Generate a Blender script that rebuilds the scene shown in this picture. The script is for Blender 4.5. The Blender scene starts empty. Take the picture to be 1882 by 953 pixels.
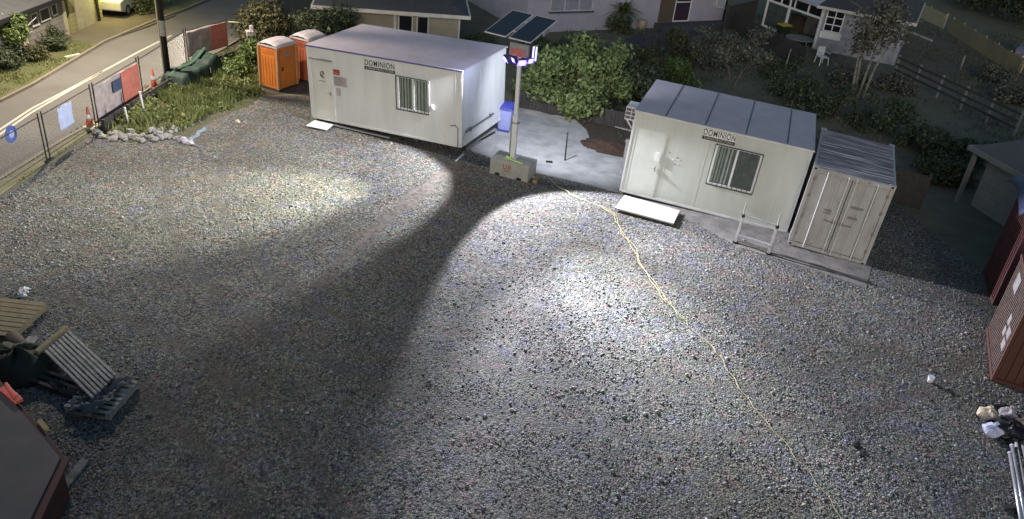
import bpy, bmesh, math, random
import numpy as np
from mathutils import Vector, Matrix, Euler
R = math.radians
SC = bpy.context.scene
COL = SC.collection
random.seed(7)

# ------------------------------------------------------------------ camera
CAM_H, PITCH, ROLL, FOC = 11.264, .519, .107, .782
cam_d = bpy.data.cameras.new('camera'); cam = bpy.data.objects.new('camera', cam_d); COL.objects.link(cam)
_F = Vector((0, math.cos(PITCH), -math.sin(PITCH))); _R0 = Vector((1, 0, 0)); _U0 = Vector((0, math.sin(PITCH), math.cos(PITCH)))
_R = math.cos(ROLL)*_R0 + math.sin(ROLL)*_U0; _U = -math.sin(ROLL)*_R0 + math.cos(ROLL)*_U0
cam.matrix_world = Matrix(((_R.x, _U.x, -_F.x, 0), (_R.y, _U.y, -_F.y, 0), (_R.z, _U.z, -_F.z, CAM_H), (0, 0, 0, 1)))
cam_d.sensor_width = 36; cam_d.lens = 36*FOC; cam_d.clip_end = 600; cam_d.clip_start = .1
SC.camera = cam

# ------------------------------------------------------------------ world, sun, exposure
W = bpy.data.worlds.new("World"); SC.world = W; W.use_nodes = True
nt = W.node_tree; bg = nt.nodes['Background']
sky = nt.nodes.new('ShaderNodeTexSky'); sky.sky_type = 'NISHITA'; sky.sun_disc = False
sky.sun_elevation = R(17); sky.sun_rotation = R(188); sky.air_density = 1.6; sky.dust_density = 2.0; sky.ozone_density = 4
nt.links.new(sky.outputs[0], bg.inputs[0]); bg.inputs[1].default_value = .060
sd = bpy.data.lights.new('soft_evening_light', 'SUN'); sd.energy = .36; sd.angle = R(14); sd.color = (1, .97, .93)
so = bpy.data.objects.new('soft_evening_light', sd); COL.objects.link(so)
# light travels away from the camera, low
so.rotation_euler = Vector((math.sin(R(8)), math.cos(R(8)), -math.tan(R(17)))).to_track_quat('-Z', 'Y').to_euler()
SC.view_settings.view_transform = 'Standard'; SC.view_settings.look = 'None'
SC.view_settings.exposure = .5; SC.view_settings.gamma = 1
SC.cycles.use_denoising = True
SC.cycles.max_bounces = 5

# ------------------------------------------------------------------ helpers
def G(u, v, z=0.):
    """point at height z that stands at (u, v) of the photograph"""
    d = _F + _R*((u-941)/1882/FOC) - _U*((v-476.5)/1882/FOC)
    t = (z-CAM_H)/d.z
    return Vector((d.x*t, d.y*t, z))

def mat(name, col, rough=.7, col2=None, scale=3., stretch=None, bump=0., bscale=30., metal=0., tint=False, spec=.4, trans=0., detail=6, contrast=(.35, .65)):
    m = bpy.data.materials.new(name); m.use_nodes = True
    n = m.node_tree.nodes; l = m.node_tree.links; b = n['Principled BSDF']
    b.inputs['Roughness'].default_value = rough; b.inputs['Metallic'].default_value = metal
    b.inputs['Specular IOR Level'].default_value = spec
    c1 = (*col, 1); c2 = (*(col2 or tuple(x*.8 for x in col)), 1)
    tc = n.new('ShaderNodeTexCoord')
    r = n.new('ShaderNodeValToRGB')
    if tint:
        a = n.new('ShaderNodeAttribute'); a.attribute_name = 'tint'; l.new(a.outputs['Fac'], r.inputs[0])
        r.color_ramp.elements[0].position = 0; r.color_ramp.elements[1].position = 1
    else:
        nz = n.new('ShaderNodeTexNoise'); nz.inputs['Scale'].default_value = scale; nz.inputs['Detail'].default_value = detail
        nz.inputs['Roughness'].default_value = .65
        if stretch:
            mp = n.new('ShaderNodeMapping'); mp.inputs['Scale'].default_value = stretch; l.new(tc.outputs['Object'], mp.inputs[0]); l.new(mp.outputs[0], nz.inputs['Vector'])
        else: l.new(tc.outputs['Object'], nz.inputs['Vector'])
        l.new(nz.outputs['Fac'], r.inputs[0])
        r.color_ramp.elements[0].position = contrast[0]; r.color_ramp.elements[1].position = contrast[1]
    r.color_ramp.elements[0].color = c1; r.color_ramp.elements[1].color = c2
    l.new(r.outputs[0], b.inputs['Base Color'])
    if bump:
        nb = n.new('ShaderNodeTexNoise'); nb.inputs['Scale'].default_value = bscale; nb.inputs['Detail'].default_value = 4
        l.new(tc.outputs['Object'], nb.inputs['Vector'])
        bp = n.new('ShaderNodeBump'); bp.inputs['Strength'].default_value = bump; bp.inputs['Distance'].default_value = .03
        l.new(nb.outputs['Fac'], bp.inputs['Height']); l.new(bp.outputs[0], b.inputs['Normal'])
    if trans:
        tr = n.new('ShaderNodeBsdfTranslucent'); mx = n.new('ShaderNodeMixShader'); mx.inputs[0].default_value = trans
        l.new(r.outputs[0], tr.inputs[0]); l.new(b.outputs[0], mx.inputs[1]); l.new(tr.outputs[0], mx.inputs[2])
        l.new(mx.outputs[0], n['Material Output'].inputs[0])
    return m

def emis(name, col, s):
    m = bpy.data.materials.new(name); m.use_nodes = True; b = m.node_tree.nodes['Principled BSDF']
    b.inputs['Base Color'].default_value = (*col, 1); b.inputs['Emission Color'].default_value = (*col, 1); b.inputs['Emission Strength'].default_value = s
    return m

def ptag(o, label=None, cat=None, group=None, kind=None):
    if label: o['label'] = label
    if cat: o['category'] = cat
    if group: o['group'] = group
    if kind: o['kind'] = kind
    return o

def thing(name, label, cat, loc=(0, 0, 0), rz=0., group=None, tilt=None):
    o = bpy.data.objects.new(name, None); COL.objects.link(o); o.empty_display_size = .2
    o.location = loc
    if tilt is None: o.rotation_euler = (0, 0, rz)
    else:
        M = Matrix.Rotation(rz, 3, 'Z') @ Matrix.Rotation(tilt[0], 3, 'X') @ Matrix.Rotation(tilt[1], 3, 'Y')
        o.rotation_euler = M.to_euler()
    return ptag(o, label, cat, group)

def copy_tree(o, parent=None):
    c = o.copy(); COL.objects.link(c)
    if parent is not None: c.parent = parent
    for ch in list(o.children): copy_tree(ch, c)
    return c

class MB:
    def __init__(s): s.v = []; s.f = []
    def add(s, vs, fs):
        k = len(s.v); s.v += [tuple(v) for v in vs]; s.f += [tuple(i+k for i in f) for f in fs]; return s
    def box(s, x0, x1, y0, y1, z0, z1, M=None):
        vs = [Vector((x, y, z)) for z in (z0, z1) for x, y in ((x0, y0), (x1, y0), (x1, y1), (x0, y1))]
        if M is not None: vs = [M @ v for v in vs]
        return s.add(vs, [(3, 2, 1, 0), (4, 5, 6, 7), (0, 1, 5, 4), (1, 2, 6, 5), (2, 3, 7, 6), (3, 0, 4, 7)])
    def bar(s, p, q, w, h, up=(0, 0, 1)):
        p = Vector(p); q = Vector(q); d = (q-p); L = d.length; d.normalize(); u = Vector(up)
        x = d.cross(u)
        if x.length < 1e-4: x = d.cross(Vector((1, 0, 0)))
        x.normalize(); z = x.cross(d)
        vs = []
        for t in (p, q):
            for a, b in ((-1, -1), (1, -1), (1, 1), (-1, 1)): vs.append(t + x*a*w/2 + z*b*h/2)
        return s.add(vs, [(0, 1, 2, 3), (7, 6, 5, 4), (0, 4, 5, 1), (1, 5, 6, 2), (2, 6, 7, 3), (3, 7, 4, 0)])
    def tube(s, pts, r, n=8, r2=None):
        pts = [Vector(p) for p in pts]; k = len(s.v); m = len(pts)
        for i, p in enumerate(pts):
            d = (pts[min(i+1, m-1)] - pts[max(i-1, 0)]).normalized()
            x = d.cross(Vector((0, 0, 1)))
            if x.length < 1e-3: x = Vector((1, 0, 0))
            x.normalize(); y = d.cross(x)
            rr = r if r2 is None else r + (r2-r)*i/max(1, m-1)
            for j in range(n):
                a = 2*math.pi*j/n; s.v.append(tuple(p + x*math.cos(a)*rr + y*math.sin(a)*rr))
        for i in range(m-1):
            for j in range(n):
                a = k+i*n+j; b = k+i*n+(j+1) % n; s.f.append((a, b, b+n, a+n))
        s.f.append(tuple(k+j for j in range(n))[::-1]); s.f.append(tuple(k+(m-1)*n+j for j in range(n)))
        return s
    def prism(s, poly, z0, z1):
        n = len(poly); vs = [(p[0], p[1], z0) for p in poly] + [(p[0], p[1], z1) for p in poly]
        return s.add(vs, [tuple(range(n))[::-1], tuple(range(n, 2*n))] + [(i, (i+1) % n, n+(i+1) % n, n+i) for i in range(n)])
    def lathe(s, prof, n=16, c=(0, 0)):
        k = len(s.v); m = len(prof)
        for r, z in prof:
            for j in range(n):
                a = 2*math.pi*j/n; s.v.append((c[0]+r*math.cos(a), c[1]+r*math.sin(a), z))
        for i in range(m-1):
            for j in range(n):
                a = k+i*n+j; b = k+i*n+(j+1) % n; s.f.append((a, b, b+n, a+n))
        s.f.append(tuple(k+j for j in range(n))[::-1]); s.f.append(tuple(k+(m-1)*n+j for j in range(n)))
        return s
    def grid(s, nx, ny, fn):
        k = len(s.v)
        for j in range(ny+1):
            for i in range(nx+1): s.v.append(tuple(fn(i/nx, j/ny)))
        for j in range(ny):
            for i in range(nx):
                a = k+j*(nx+1)+i; s.f.append((a, a+1, a+nx+2, a+nx+1))
        return s
    def build(s, name, m, parent=None, bevel=0., smooth=False, solid=0., loc=None):
        me = bpy.data.meshes.new(name); me.from_pydata(s.v, [], s.f)
        bm = bmesh.new(); bm.from_mesh(me)
        if not solid: bmesh.ops.recalc_face_normals(bm, faces=bm.faces)
        if bevel:
            es = [e for e in bm.edges if len(e.link_faces) == 2 and e.calc_face_angle(0) > .5]
            bmesh.ops.bevel(bm, geom=es, offset=bevel, segments=2, affect='EDGES', profile=.6)
        bm.to_mesh(me); bm.free()
        if smooth:
            for p in me.polygons: p.use_smooth = True
        me.materials.append(m)
        o = bpy.data.objects.new(name, me); COL.objects.link(o)
        if parent is not None: o.parent = parent
        if loc is not None: o.location = loc
        if solid:
            md = o.modifiers.new('thickness', 'SOLIDIFY'); md.thickness = solid; md.offset = 0
        return o

def npmesh(name, V, F, m, parent=None, tint=None, loc=None):
    me = bpy.data.meshes.new(name); nf, k = F.shape
    me.vertices.add(len(V)); me.vertices.foreach_set('co', V.astype(np.float32).ravel())
    me.loops.add(nf*k); me.loops.foreach_set('vertex_index', F.astype(np.int32).ravel())
    me.polygons.add(nf); me.polygons.foreach_set('loop_start', np.arange(0, nf*k, k, dtype=np.int32))
    me.update(calc_edges=True)
    if tint is not None:
        a = me.attributes.new('tint', 'FLOAT', 'FACE'); a.data.foreach_set('value', tint.astype(np.float32))
    me.materials.append(m); me.validate()
    o = bpy.data.objects.new(name, me); COL.objects.link(o)
    if parent is not None: o.parent = parent
    if loc is not None: o.location = loc
    return o

def leaf_arrays(blobs, n, size, rg, lo=.55, flat=.0, droop=0.):
    """leaf quads through the outer volume of lumpy blobs (cx,cy,cz,rx,ry,rz)"""
    B = np.array(blobs, float); w = (B[:, 3]*B[:, 4]*B[:, 5])**(2/3); w /= w.sum()
    idx = rg.choice(len(B), n, p=w); b = B[idx]
    d = rg.normal(size=(n, 3)); d /= np.linalg.norm(d, axis=1)[:, None]
    ph = rg.uniform(0, 6, (3,))
    lump = 1 + .24*np.sin(d[:, 0]*5+ph[0]+idx)*np.sin(d[:, 1]*6+ph[1]) + .12*np.sin(d[:, 2]*9+ph[2]+idx*2)
    rad = (lo + (1-lo)*rg.random(n)**.6)*lump
    C = b[:, :3] + d*rad[:, None]*b[:, 3:]
    C[:, 2] -= droop*np.maximum(0, rad-.8)
    C += rg.normal(size=(n, 3))*.03
    nrm = d*.7 + rg.normal(size=(n, 3))*.6 + np.array([0, 0, .5+flat]); nrm /= np.linalg.norm(nrm, axis=1)[:, None]
    t = np.cross(nrm, rg.normal(size=(n, 3))); t /= np.linalg.norm(t, axis=1)[:, None]
    s = np.cross(nrm, t); L = size*rg.uniform(.4, 1.6, n)[:, None]
    V = np.stack([C-t*L*.5, C+s*L*.27-nrm*L*.06, C+t*L*.5, C-s*L*.27-nrm*L*.06], 1).reshape(-1, 3)
    F = np.arange(4*n).reshape(n, 4)
    keep = C[:, 2] > .02
    return V, F[keep], (rg.random(n))[keep]

def plant(name, label, cat, loc, blobs, n, size, m, seed, stems=None, wood=None, group=None, lo=.5, part='foliage', sr=.05, droop=0.):
    t = thing(name, label, cat, loc, 0, group)
    rg = np.random.default_rng(seed)
    V, F, ti = leaf_arrays(blobs, n, size, rg, lo, droop=droop)
    npmesh(part, V, F, m, t, ti)
    if stems is None:
        stems = []
        r2 = random.Random(seed)
        for b in blobs[:7]:
            stems.append([(r2.uniform(-.1, .1), r2.uniform(-.1, .1), 0), (b[0]*.4, b[1]*.4, b[2]*.5), (b[0], b[1], b[2]+b[5]*.4)])
    w = MB()
    for st in stems: w.tube(st, sr, 6, sr*.35)
    w.build('stem' if part == 'foliage' else 'trunk', wood or M['bark'], t, smooth=True)
    return t

def text(name, body, size, m, parent, loc, rot=(R(90), 0, 0), ext=.003, sx=1., align='CENTER'):
    c = bpy.data.curves.new(name, 'FONT'); c.body = body; c.size = size; c.extrude = ext; c.align_x = align; c.align_y = 'CENTER'
    c.materials.append(m); c.space_character = 1.12; c.offset = size*.006 if size > .15 else 0
    q = bpy.data.objects.new(name+'_curve', c); COL.objects.link(q); bpy.context.view_layer.update()
    me = bpy.data.meshes.new_from_object(q.evaluated_get(bpy.context.evaluated_depsgraph_get())); bpy.data.objects.remove(q)
    if not me.materials: me.materials.append(m)
    o = bpy.data.objects.new(name, me); COL.objects.link(o); o.parent = parent; o.location = loc; o.rotation_euler = rot; o.scale = (sx, 1, 1)
    return o

# ------------------------------------------------------------------ materials
M = {}
M['cabin'] = mat('cabin_paint', (.62, .635, .635), .45, (.52, .53, .53), 1.6, (1.6, 1.6, .35), .04, 3, contrast=(.3, .75))
M['cabin_green'] = mat('cabin_paint_greenish', (.53, .56, .525), .45, (.44, .465, .435), 1.6, (1.6, 1.6, .35), .04, 3, contrast=(.3, .75))
M['cabin_trim'] = mat('cabin_trim', (.64, .65, .65), .4)
M['door'] = mat('door_paint', (.58, .58, .54), .4, (.52, .53, .49), 2)
M['door_green'] = mat('door_paint_greenish', (.56, .59, .55), .4, (.50, .53, .49), 2)
M['roof'] = mat('zinc_roof', (.50, .44, .50), .5, (.42, .37, .42), 1.5, None, .05, 4)
M['seam'] = mat('roof_seam', (.12, .12, .15), .6)
M['blue_trim'] = mat('blue_edge', (.10, .10, .28), .5)
M['dark'] = mat('dark_steel', (.03, .03, .035), .6)
M['black'] = mat('black_plastic', (.012, .012, .014), .5)
M['steel'] = mat('galvanised_steel', (.42, .43, .45), .4, (.32, .33, .35), 8, metal=.6)
M['alu'] = mat('aluminium', (.62, .62, .66), .35, metal=.7)
M['glass'] = mat('window_glass', (.045, .06, .055), .12, (.09, .11, .10), 4, spec=.7)
M['blind'] = mat('vertical_blind', (.30, .35, .31), .7, (.20, .25, .22), 6)
M['barpaint'] = mat('dark_bar_paint', (.05, .06, .06), .5)
M['white'] = mat('white_paint', (.72, .72, .72), .5, (.64, .64, .64), 5)
M['letter'] = mat('black_lettering', (.02, .02, .03), .5)
M['letter_w'] = mat('white_lettering', (.6, .6, .6), .5)
M['red_sign'] = mat('red_sign', (.30, .06, .06), .5)
M['paper'] = mat('printed_notice', (.40, .36, .38), .7, (.30, .27, .29), 20, contrast=(.45, .55))
M['greyink'] = mat('grey_ink', (.22, .21, .22), .7)
M['cont'] = mat('container_paint', (.44, .435, .44), .55, (.31, .30, .30), 2.0, (1.5, 1.5, .5), .08, 6, contrast=(.32, .7))
M['cont_roof'] = mat('container_roof', (.12, .115, .14), .55, (.42, .41, .46), 1.6, (.35, 16, 1), .1, 9, detail=2, contrast=(.48, .62))
M['rust'] = mat('rust', (.20, .16, .14), .8, (.26, .21, .18), 12)
M['concrete'] = mat('cast_concrete', (.40, .39, .36), .85, (.31, .31, .29), 3, None, .2, 25)
M['slab'] = mat('slab_concrete', (.40, .395, .39), .8, (.22, .215, .21), 1.3, None, .15, 20, contrast=(.42, .72))
M['soil'] = mat('soil', (.045, .035, .028), .95, (.085, .062, .045), 4, None, .8, 18)
M['soil_red'] = mat('reddish_soil', (.10, .055, .035), .95, (.05, .035, .026), 5, None, .8, 18)
M['asphalt'] = mat('asphalt', (.15, .14, .128), .85, (.12, .112, .102), .5, None, .25, 60)
M['path'] = mat('footpath', (.20, .175, .12), .9, (.13, .13, .06), .9, None, .3, 30)
M['line'] = mat('road_paint', (.62, .58, .50), .7, (.40, .36, .30), 5)
M['kerb'] = mat('kerb_concrete', (.22, .19, .15), .85)
M['wood'] = mat('weathered_timber', (.30, .24, .14), .8, (.20, .16, .09), 6, None, .3, 20)
M['greywood'] = mat('grey_timber', (.40, .385, .36), .8, (.22, .21, .19), 9, None, .3, 20)
M['darkwood'] = mat('dark_timber', (.035, .033, .033), .85, (.055, .05, .048), 4, None, .4, 12)
M['bark'] = mat('bark', (.07, .06, .045), .9, (.12, .10, .08), 8, None, .4, 20)
M['palebark'] = mat('pale_bark', (.26, .25, .22), .85, (.12, .12, .10), 6, None, .4, 20)
M['orange'] = mat('orange_plastic', (.60, .19, .035), .5, (.50, .15, .03), 2)
M['dullorange'] = mat('faded_orange_plastic', (.38, .11, .05), .5, (.32, .09, .045), 2)
M['loo_roof'] = mat('translucent_roof', (.52, .48, .50), .5, (.42, .36, .38), 3)
M['loo_grey'] = mat('grey_plastic', (.42, .24, .13), .5)
M['blue'] = mat('blue_bin_body', (.30, .34, .62), .45, (.24, .28, .55), 3)
M['bluelid'] = mat('blue_bin_lid', (.06, .07, .38), .45)
M['hiviz'] = emis('hi_vis_yellow', (.55, .9, .22), 0); M['hiviz'].node_tree.nodes['Principled BSDF'].inputs['Roughness'].default_value = .6
M['redmark'] = mat('red_stencil', (.40, .12, .10), .7)
M['redpanel'] = mat('red_banner', (.50, .16, .16), .6, (.42, .13, .13), 6)
M['solar'] = mat('solar_cells', (.012, .013, .018), .25, (.02, .02, .026), 20, spec=.5)
M['banner_red'] = mat('banner_red', (.60, .20, .15), .7, (.46, .14, .10), 4)
M['banner_pale'] = mat('banner_print', (.42, .35, .34), .7, (.26, .22, .21), 3.2, contrast=(.42, .66))
M['navy'] = mat('navy_panel', (.06, .08, .14), .6)
M['skyblue'] = mat('pale_blue_sign', (.50, .56, .78), .5)
M['bluesign'] = mat('blue_disc', (.10, .16, .50), .5)
M['conered'] = mat('cone_orange_red', (.55, .075, .025), .5)
M['tarp'] = mat('green_tarpaulin', (.012, .026, .02), .7, (.018, .042, .03), 3, None, .2, 6)
M['tarpdark'] = mat('dark_green_cover', (.014, .018, .012), .7, (.025, .032, .02), 3, None, .2, 6)
M['rock'] = mat('rubble_rock', (.36, .35, .33), .9, (.13, .125, .12), 7, None, .6, 14)
M['palerock'] = mat('pale_rock', (.48, .45, .36), .9)
M['plastic'] = mat('pale_plastic_sheet', (.60, .56, .62), .5, (.45, .42, .50), 7)
M['yellow'] = mat('yellow_plastic', (.65, .42, .05), .6, (.55, .20, .03), 9)
M['yellowlid'] = mat('yellow_lid', (.42, .40, .03), .5)
M['rope'] = mat('blue_rope', (.20, .26, .32), .7)
M['cord'] = mat('yellow_cord', (.52, .44, .20), .6)
M['wallA'] = mat('house_wall_grey', (.22, .20, .18), .85, (.19, .175, .16), 2)
M['cream'] = mat('cream_paint', (.42, .39, .28), .7)
M['limewall'] = mat('lit_cream_wall', (.34, .32, .15), .8)
M['roofA'] = mat('grey_roofing', (.06, .06, .062), .8, (.08, .08, .08), 3, None, .2, 12)
M['fascia'] = mat('dark_fascia', (.012, .012, .014), .6)
M['gutter'] = mat('white_gutter', (.52, .50, .46), .6)
M['gutdark'] = mat('grey_gutter', (.22, .22, .21), .6)
M['wallB'] = mat('tan_weatherboard', (.27, .24, .19), .8, (.235, .21, .165), 2)
M['wallC'] = mat('lavender_wall', (.36, .34, .41), .8, (.31, .295, .36), 1.5)
M['wallD'] = mat('grey_lavender_wall', (.34, .33, .40), .8, (.22, .22, .27), 2)
M['wallE'] = mat('dim_wall', (.28, .28, .27), .85)
M['tileroof'] = mat('tile_roof', (.045, .045, .048), .8, (.06, .06, .062), 4, None, .5, 14)
M['roofE'] = mat('roof_sheet', (.085, .09, .092), .8, (.10, .105, .108), 2, None, .1, 8)
M['winblack'] = mat('dark_pane', (.012, .014, .018), .15, spec=.6)
M['redcont'] = mat('faded_red_container', (.105, .038, .038), .7, (.08, .03, .03), 2, None, .1, 6)
M['redcont2'] = mat('rusty_red_container', (.095, .035, .028), .7, (.065, .026, .022), 3, None, .2, 8)
M['rustside'] = mat('rust_streaked_side', (.13, .085, .07), .8, (.06, .045, .04), 7, None, .2, 10)
M['label'] = mat('pale_label', (.26, .24, .24), .7)
M['bluetarp'] = mat('blue_tarpaulin', (.06, .075, .17), .6, (.045, .055, .13), 3, None, .2, 5)
M['greylid'] = mat('grey_lid', (.13, .11, .11), .8, (.10, .095, .09), 1.4, None, .1, 6)
M['bagwhite'] = mat('white_bag', (.50, .52, .70), .5, (.38, .40, .55), 8)
M['bagyellow'] = mat('yellow_bag', (.55, .50, .33), .5, (.50, .40, .35), 8)
M['bagblack'] = mat('black_bag', (.012, .012, .016), .35, bump=.5, bscale=14)
M['brown'] = mat('brown_card', (.10, .075, .055), .8)
M['carpaint'] = mat('car_paint', (.55, .54, .48), .3, None, 1, spec=.6)
M['carsilver'] = mat('silver_car_paint', (.16, .155, .20), .35, spec=.6)
M['ochre'] = mat('ochre_fence', (.34, .27, .13), .8, (.24, .22, .15), .5)
M['creamfence'] = mat('cream_fence', (.40, .37, .24), .8, (.34, .31, .20), 2)
def leafm(name, a, b, tr=.18): return mat(name, a, .55, b, tint=True, trans=tr, spec=.3)
M['lf_bright'] = leafm('leaf_bright', (.035, .07, .018), (.16, .21, .06))
M['lf_fig'] = leafm('leaf_broad', (.05, .085, .03), (.24, .29, .11))
M['lf_dark'] = leafm('leaf_dark', (.03, .042, .024), (.10, .12, .062))
M['lf_olive'] = leafm('leaf_olive', (.03, .035, .018), (.13, .12, .055))
M['lf_grey'] = leafm('leaf_grey', (.05, .053, .04), (.18, .175, .14))
M['lf_purple'] = leafm('leaf_purple', (.05, .03, .04), (.12, .08, .10))
M['grass'] = leafm('grass_blade', (.10, .125, .04), (.27, .30, .12), .25)
M['lawn'] = mat('dim_lawn', (.11, .105, .075), .95, (.15, .145, .10), 1.2, None, .7, 25)
M['verge'] = mat('grass_verge', (.075, .09, .03), .95, (.13, .12, .06), .8, None, .8, 25)
M['bed'] = mat('weedy_soil', (.055, .07, .025), .95, (.09, .08, .05), 1.5, None, .8, 15)
M['drive'] = mat('driveway', (.12, .10, .075), .9, (.085, .075, .05), .8, None, .3, 25)
M['backpath'] = mat('dark_path', (.07, .07, .085), .85, (.05, .055, .055), .7, None, .2, 20)

def gravel_mat():
    m = bpy.data.materials.new('gravel'); m.use_nodes = True; n = m.node_tree.nodes; l = m.node_tree.links; b = n['Principled BSDF']
    b.inputs['Roughness'].default_value = .75; b.inputs['Specular IOR Level'].default_value = .3
    tc = n.new('ShaderNodeTexCoord')
    def vor(sc):
        v = n.new('ShaderNodeTexVoronoi'); v.inputs['Scale'].default_value = sc; v.inputs['Randomness'].default_value = 1
        l.new(tc.outputs['Object'], v.inputs['Vector']); return v
    def noise(sc, d=5):
        v = n.new('ShaderNodeTexNoise'); v.inputs['Scale'].default_value = sc; v.inputs['Detail'].default_value = d
        l.new(tc.outputs['Object'], v.inputs['Vector']); return v
    v1 = vor(21); v2 = vor(46)
    hs = n.new('ShaderNodeHueSaturation'); l.new(v1.outputs['Color'], hs.inputs['Color']); hs.inputs['Saturation'].default_value = .3
    bw = n.new('ShaderNodeSeparateColor'); l.new(v1.outputs['Color'], bw.inputs[0]); rb = n.new('ShaderNodeMapRange'); l.new(bw.outputs[0], rb.inputs['Value']); rb.inputs['To Min'].default_value = .35; rb.inputs['To Max'].default_value = 1.75
    r1 = n.new('ShaderNodeValToRGB'); l.new(v2.outputs['Distance'], r1.inputs[0])
    r1.color_ramp.elements[0].position = .05; r1.color_ramp.elements[0].color = (.25, .243, .25, 1)
    r1.color_ramp.elements[1].position = .7; r1.color_ramp.elements[1].color = (.045, .044, .045, 1)
    mx = n.new('ShaderNodeMix'); mx.data_type = 'RGBA'; mx.blend_type = 'OVERLAY'; mx.inputs[0].default_value = .75
    l.new(r1.outputs[0], mx.inputs[6]); l.new(hs.outputs[0], mx.inputs[7])
    # compacted muddy patches
    nz = noise(.28, 7); rp = n.new('ShaderNodeValToRGB'); l.new(nz.outputs['Fac'], rp.inputs[0])
    rp.color_ramp.elements[0].position = .47; rp.color_ramp.elements[1].position = .66
    rp.color_ramp.elements[0].color = (0, 0, 0, 1); rp.color_ramp.elements[1].color = (.72, .72, .72, 1)
    m2 = n.new('ShaderNodeMix'); m2.data_type = 'RGBA'; m2.blend_type = 'MIX'; m2.inputs[7].default_value = (.088, .075, .063, 1)
    l.new(rp.outputs[0], m2.inputs[0]); l.new(mx.outputs[2], m2.inputs[6])
    nz2 = noise(1.1, 4); m3 = n.new('ShaderNodeMix'); m3.data_type = 'RGBA'; m3.blend_type = 'MULTIPLY'; m3.inputs[0].default_value = .6
    r3 = n.new('ShaderNodeValToRGB'); l.new(nz2.outputs['Fac'], r3.inputs[0]); r3.color_ramp.elements[0].position = .3; r3.color_ramp.elements[1].position = .7
    r3.color_ramp.elements[0].color = (.55, .55, .55, 1)
    l.new(m2.outputs[2], m3.inputs[6]); l.new(r3.outputs[0], m3.inputs[7])
    nz4 = noise(1.6, 3); r4 = n.new('ShaderNodeValToRGB'); l.new(nz4.outputs['Fac'], r4.inputs[0]); e4 = r4.color_ramp.elements
    e4[0].position = .35; e4[0].color = (1.05, .90, .84, 1); e4[1].position = .65; e4[1].color = (.88, .90, 1.08, 1); em = e4.new(.5); em.color = (.93, 1.03, .86, 1)
    m4 = n.new('ShaderNodeMix'); m4.data_type = 'RGBA'; m4.blend_type = 'MULTIPLY'; m4.inputs[0].default_value = 1; l.new(m3.outputs[2], m4.inputs[6]); l.new(r4.outputs[0], m4.inputs[7])
    sc_ = n.new('ShaderNodeVectorMath'); sc_.operation = 'SCALE'; l.new(m4.outputs[2], sc_.inputs[0]); l.new(rb.outputs[0], sc_.inputs['Scale'])
    last = sc_.outputs[0]
    for (cx, cy, r0, r1) in ((2.0, 26.5, 12.1, 13.6), (16.5, 4.0, 9.0, 10.5), (-14., 2.0, 12.5, 14.0)):
        sub = n.new('ShaderNodeVectorMath'); sub.operation = 'DISTANCE'; l.new(tc.outputs['Object'], sub.inputs[0]); sub.inputs[1].default_value = (cx, cy, 0)
        for rr_ in (r0, r1):
            wv = n.new('ShaderNodeMath'); wv.operation = 'MULTIPLY_ADD'; l.new(nz2.outputs['Fac'], wv.inputs[0]); wv.inputs[1].default_value = .5; l.new(sub.outputs['Value'], wv.inputs[2])
            cmp_ = n.new('ShaderNodeMapRange'); cmp_.interpolation_type = 'SMOOTHSTEP'
            df = n.new('ShaderNodeMath'); df.operation = 'SUBTRACT'; l.new(wv.outputs[0], df.inputs[0]); df.inputs[1].default_value = rr_+.25
            ab = n.new('ShaderNodeMath'); ab.operation = 'ABSOLUTE'; l.new(df.outputs[0], ab.inputs[0]); l.new(ab.outputs[0], cmp_.inputs['Value'])
            cmp_.inputs['From Min'].default_value = .08; cmp_.inputs['From Max'].default_value = .26; cmp_.inputs['To Min'].default_value = .45; cmp_.inputs['To Max'].default_value = 0
            mt = n.new('ShaderNodeMix'); mt.data_type = 'RGBA'; mt.inputs[7].default_value = (.075, .068, .063, 1); l.new(cmp_.outputs[0], mt.inputs[0]); l.new(last, mt.inputs[6]); last = mt.outputs[2]
    l.new(last, b.inputs['Base Color'])
    bp = n.new('ShaderNodeBump'); bp.invert = True; bp.inputs['Strength'].default_value = .55; bp.inputs['Distance'].default_value = .025
    l.new(v1.outputs['Distance'], bp.inputs['Height'])
    bp2 = n.new('ShaderNodeBump'); bp2.invert = True; bp2.inputs['Strength'].default_value = .6; bp2.inputs['Distance'].default_value = .012
    l.new(v2.outputs['Distance'], bp2.inputs['Height']); l.new(bp.outputs[0], bp2.inputs['Normal'])
    l.new(bp2.outputs[0], b.inputs['Normal'])
    return m
M['gravel'] = gravel_mat()
def stone_mat():
    m = bpy.data.materials.new('stone'); m.use_nodes = True; n = m.node_tree.nodes; l = m.node_tree.links; b = n['Principled BSDF']
    b.inputs['Roughness'].default_value = .65
    a = n.new('ShaderNodeAttribute'); a.attribute_name = 'tint'; r = n.new('ShaderNodeValToRGB'); l.new(a.outputs['Fac'], r.inputs[0])
    cr = r.color_ramp; cr.elements[0].position = 0; cr.elements[0].color = (.045, .045, .05, 1); cr.elements[1].position = 1; cr.elements[1].color = (.46, .47, .49, 1)
    for p, c in ((.2, (.09, .087, .087)), (.32, (.11, .135, .10)), (.42, (.18, .14, .125)), (.5, (.125, .135, .17)), (.6, (.22, .20, .155)), (.7, (.16, .20, .195)), (.8, (.28, .23, .22)), (.88, (.28, .28, .34))):
        e = cr.elements.new(p); e.color = (*c, 1)
    l.new(r.outputs[0], b.inputs['Base Color']); return m
M['stone'] = stone_mat()

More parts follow.
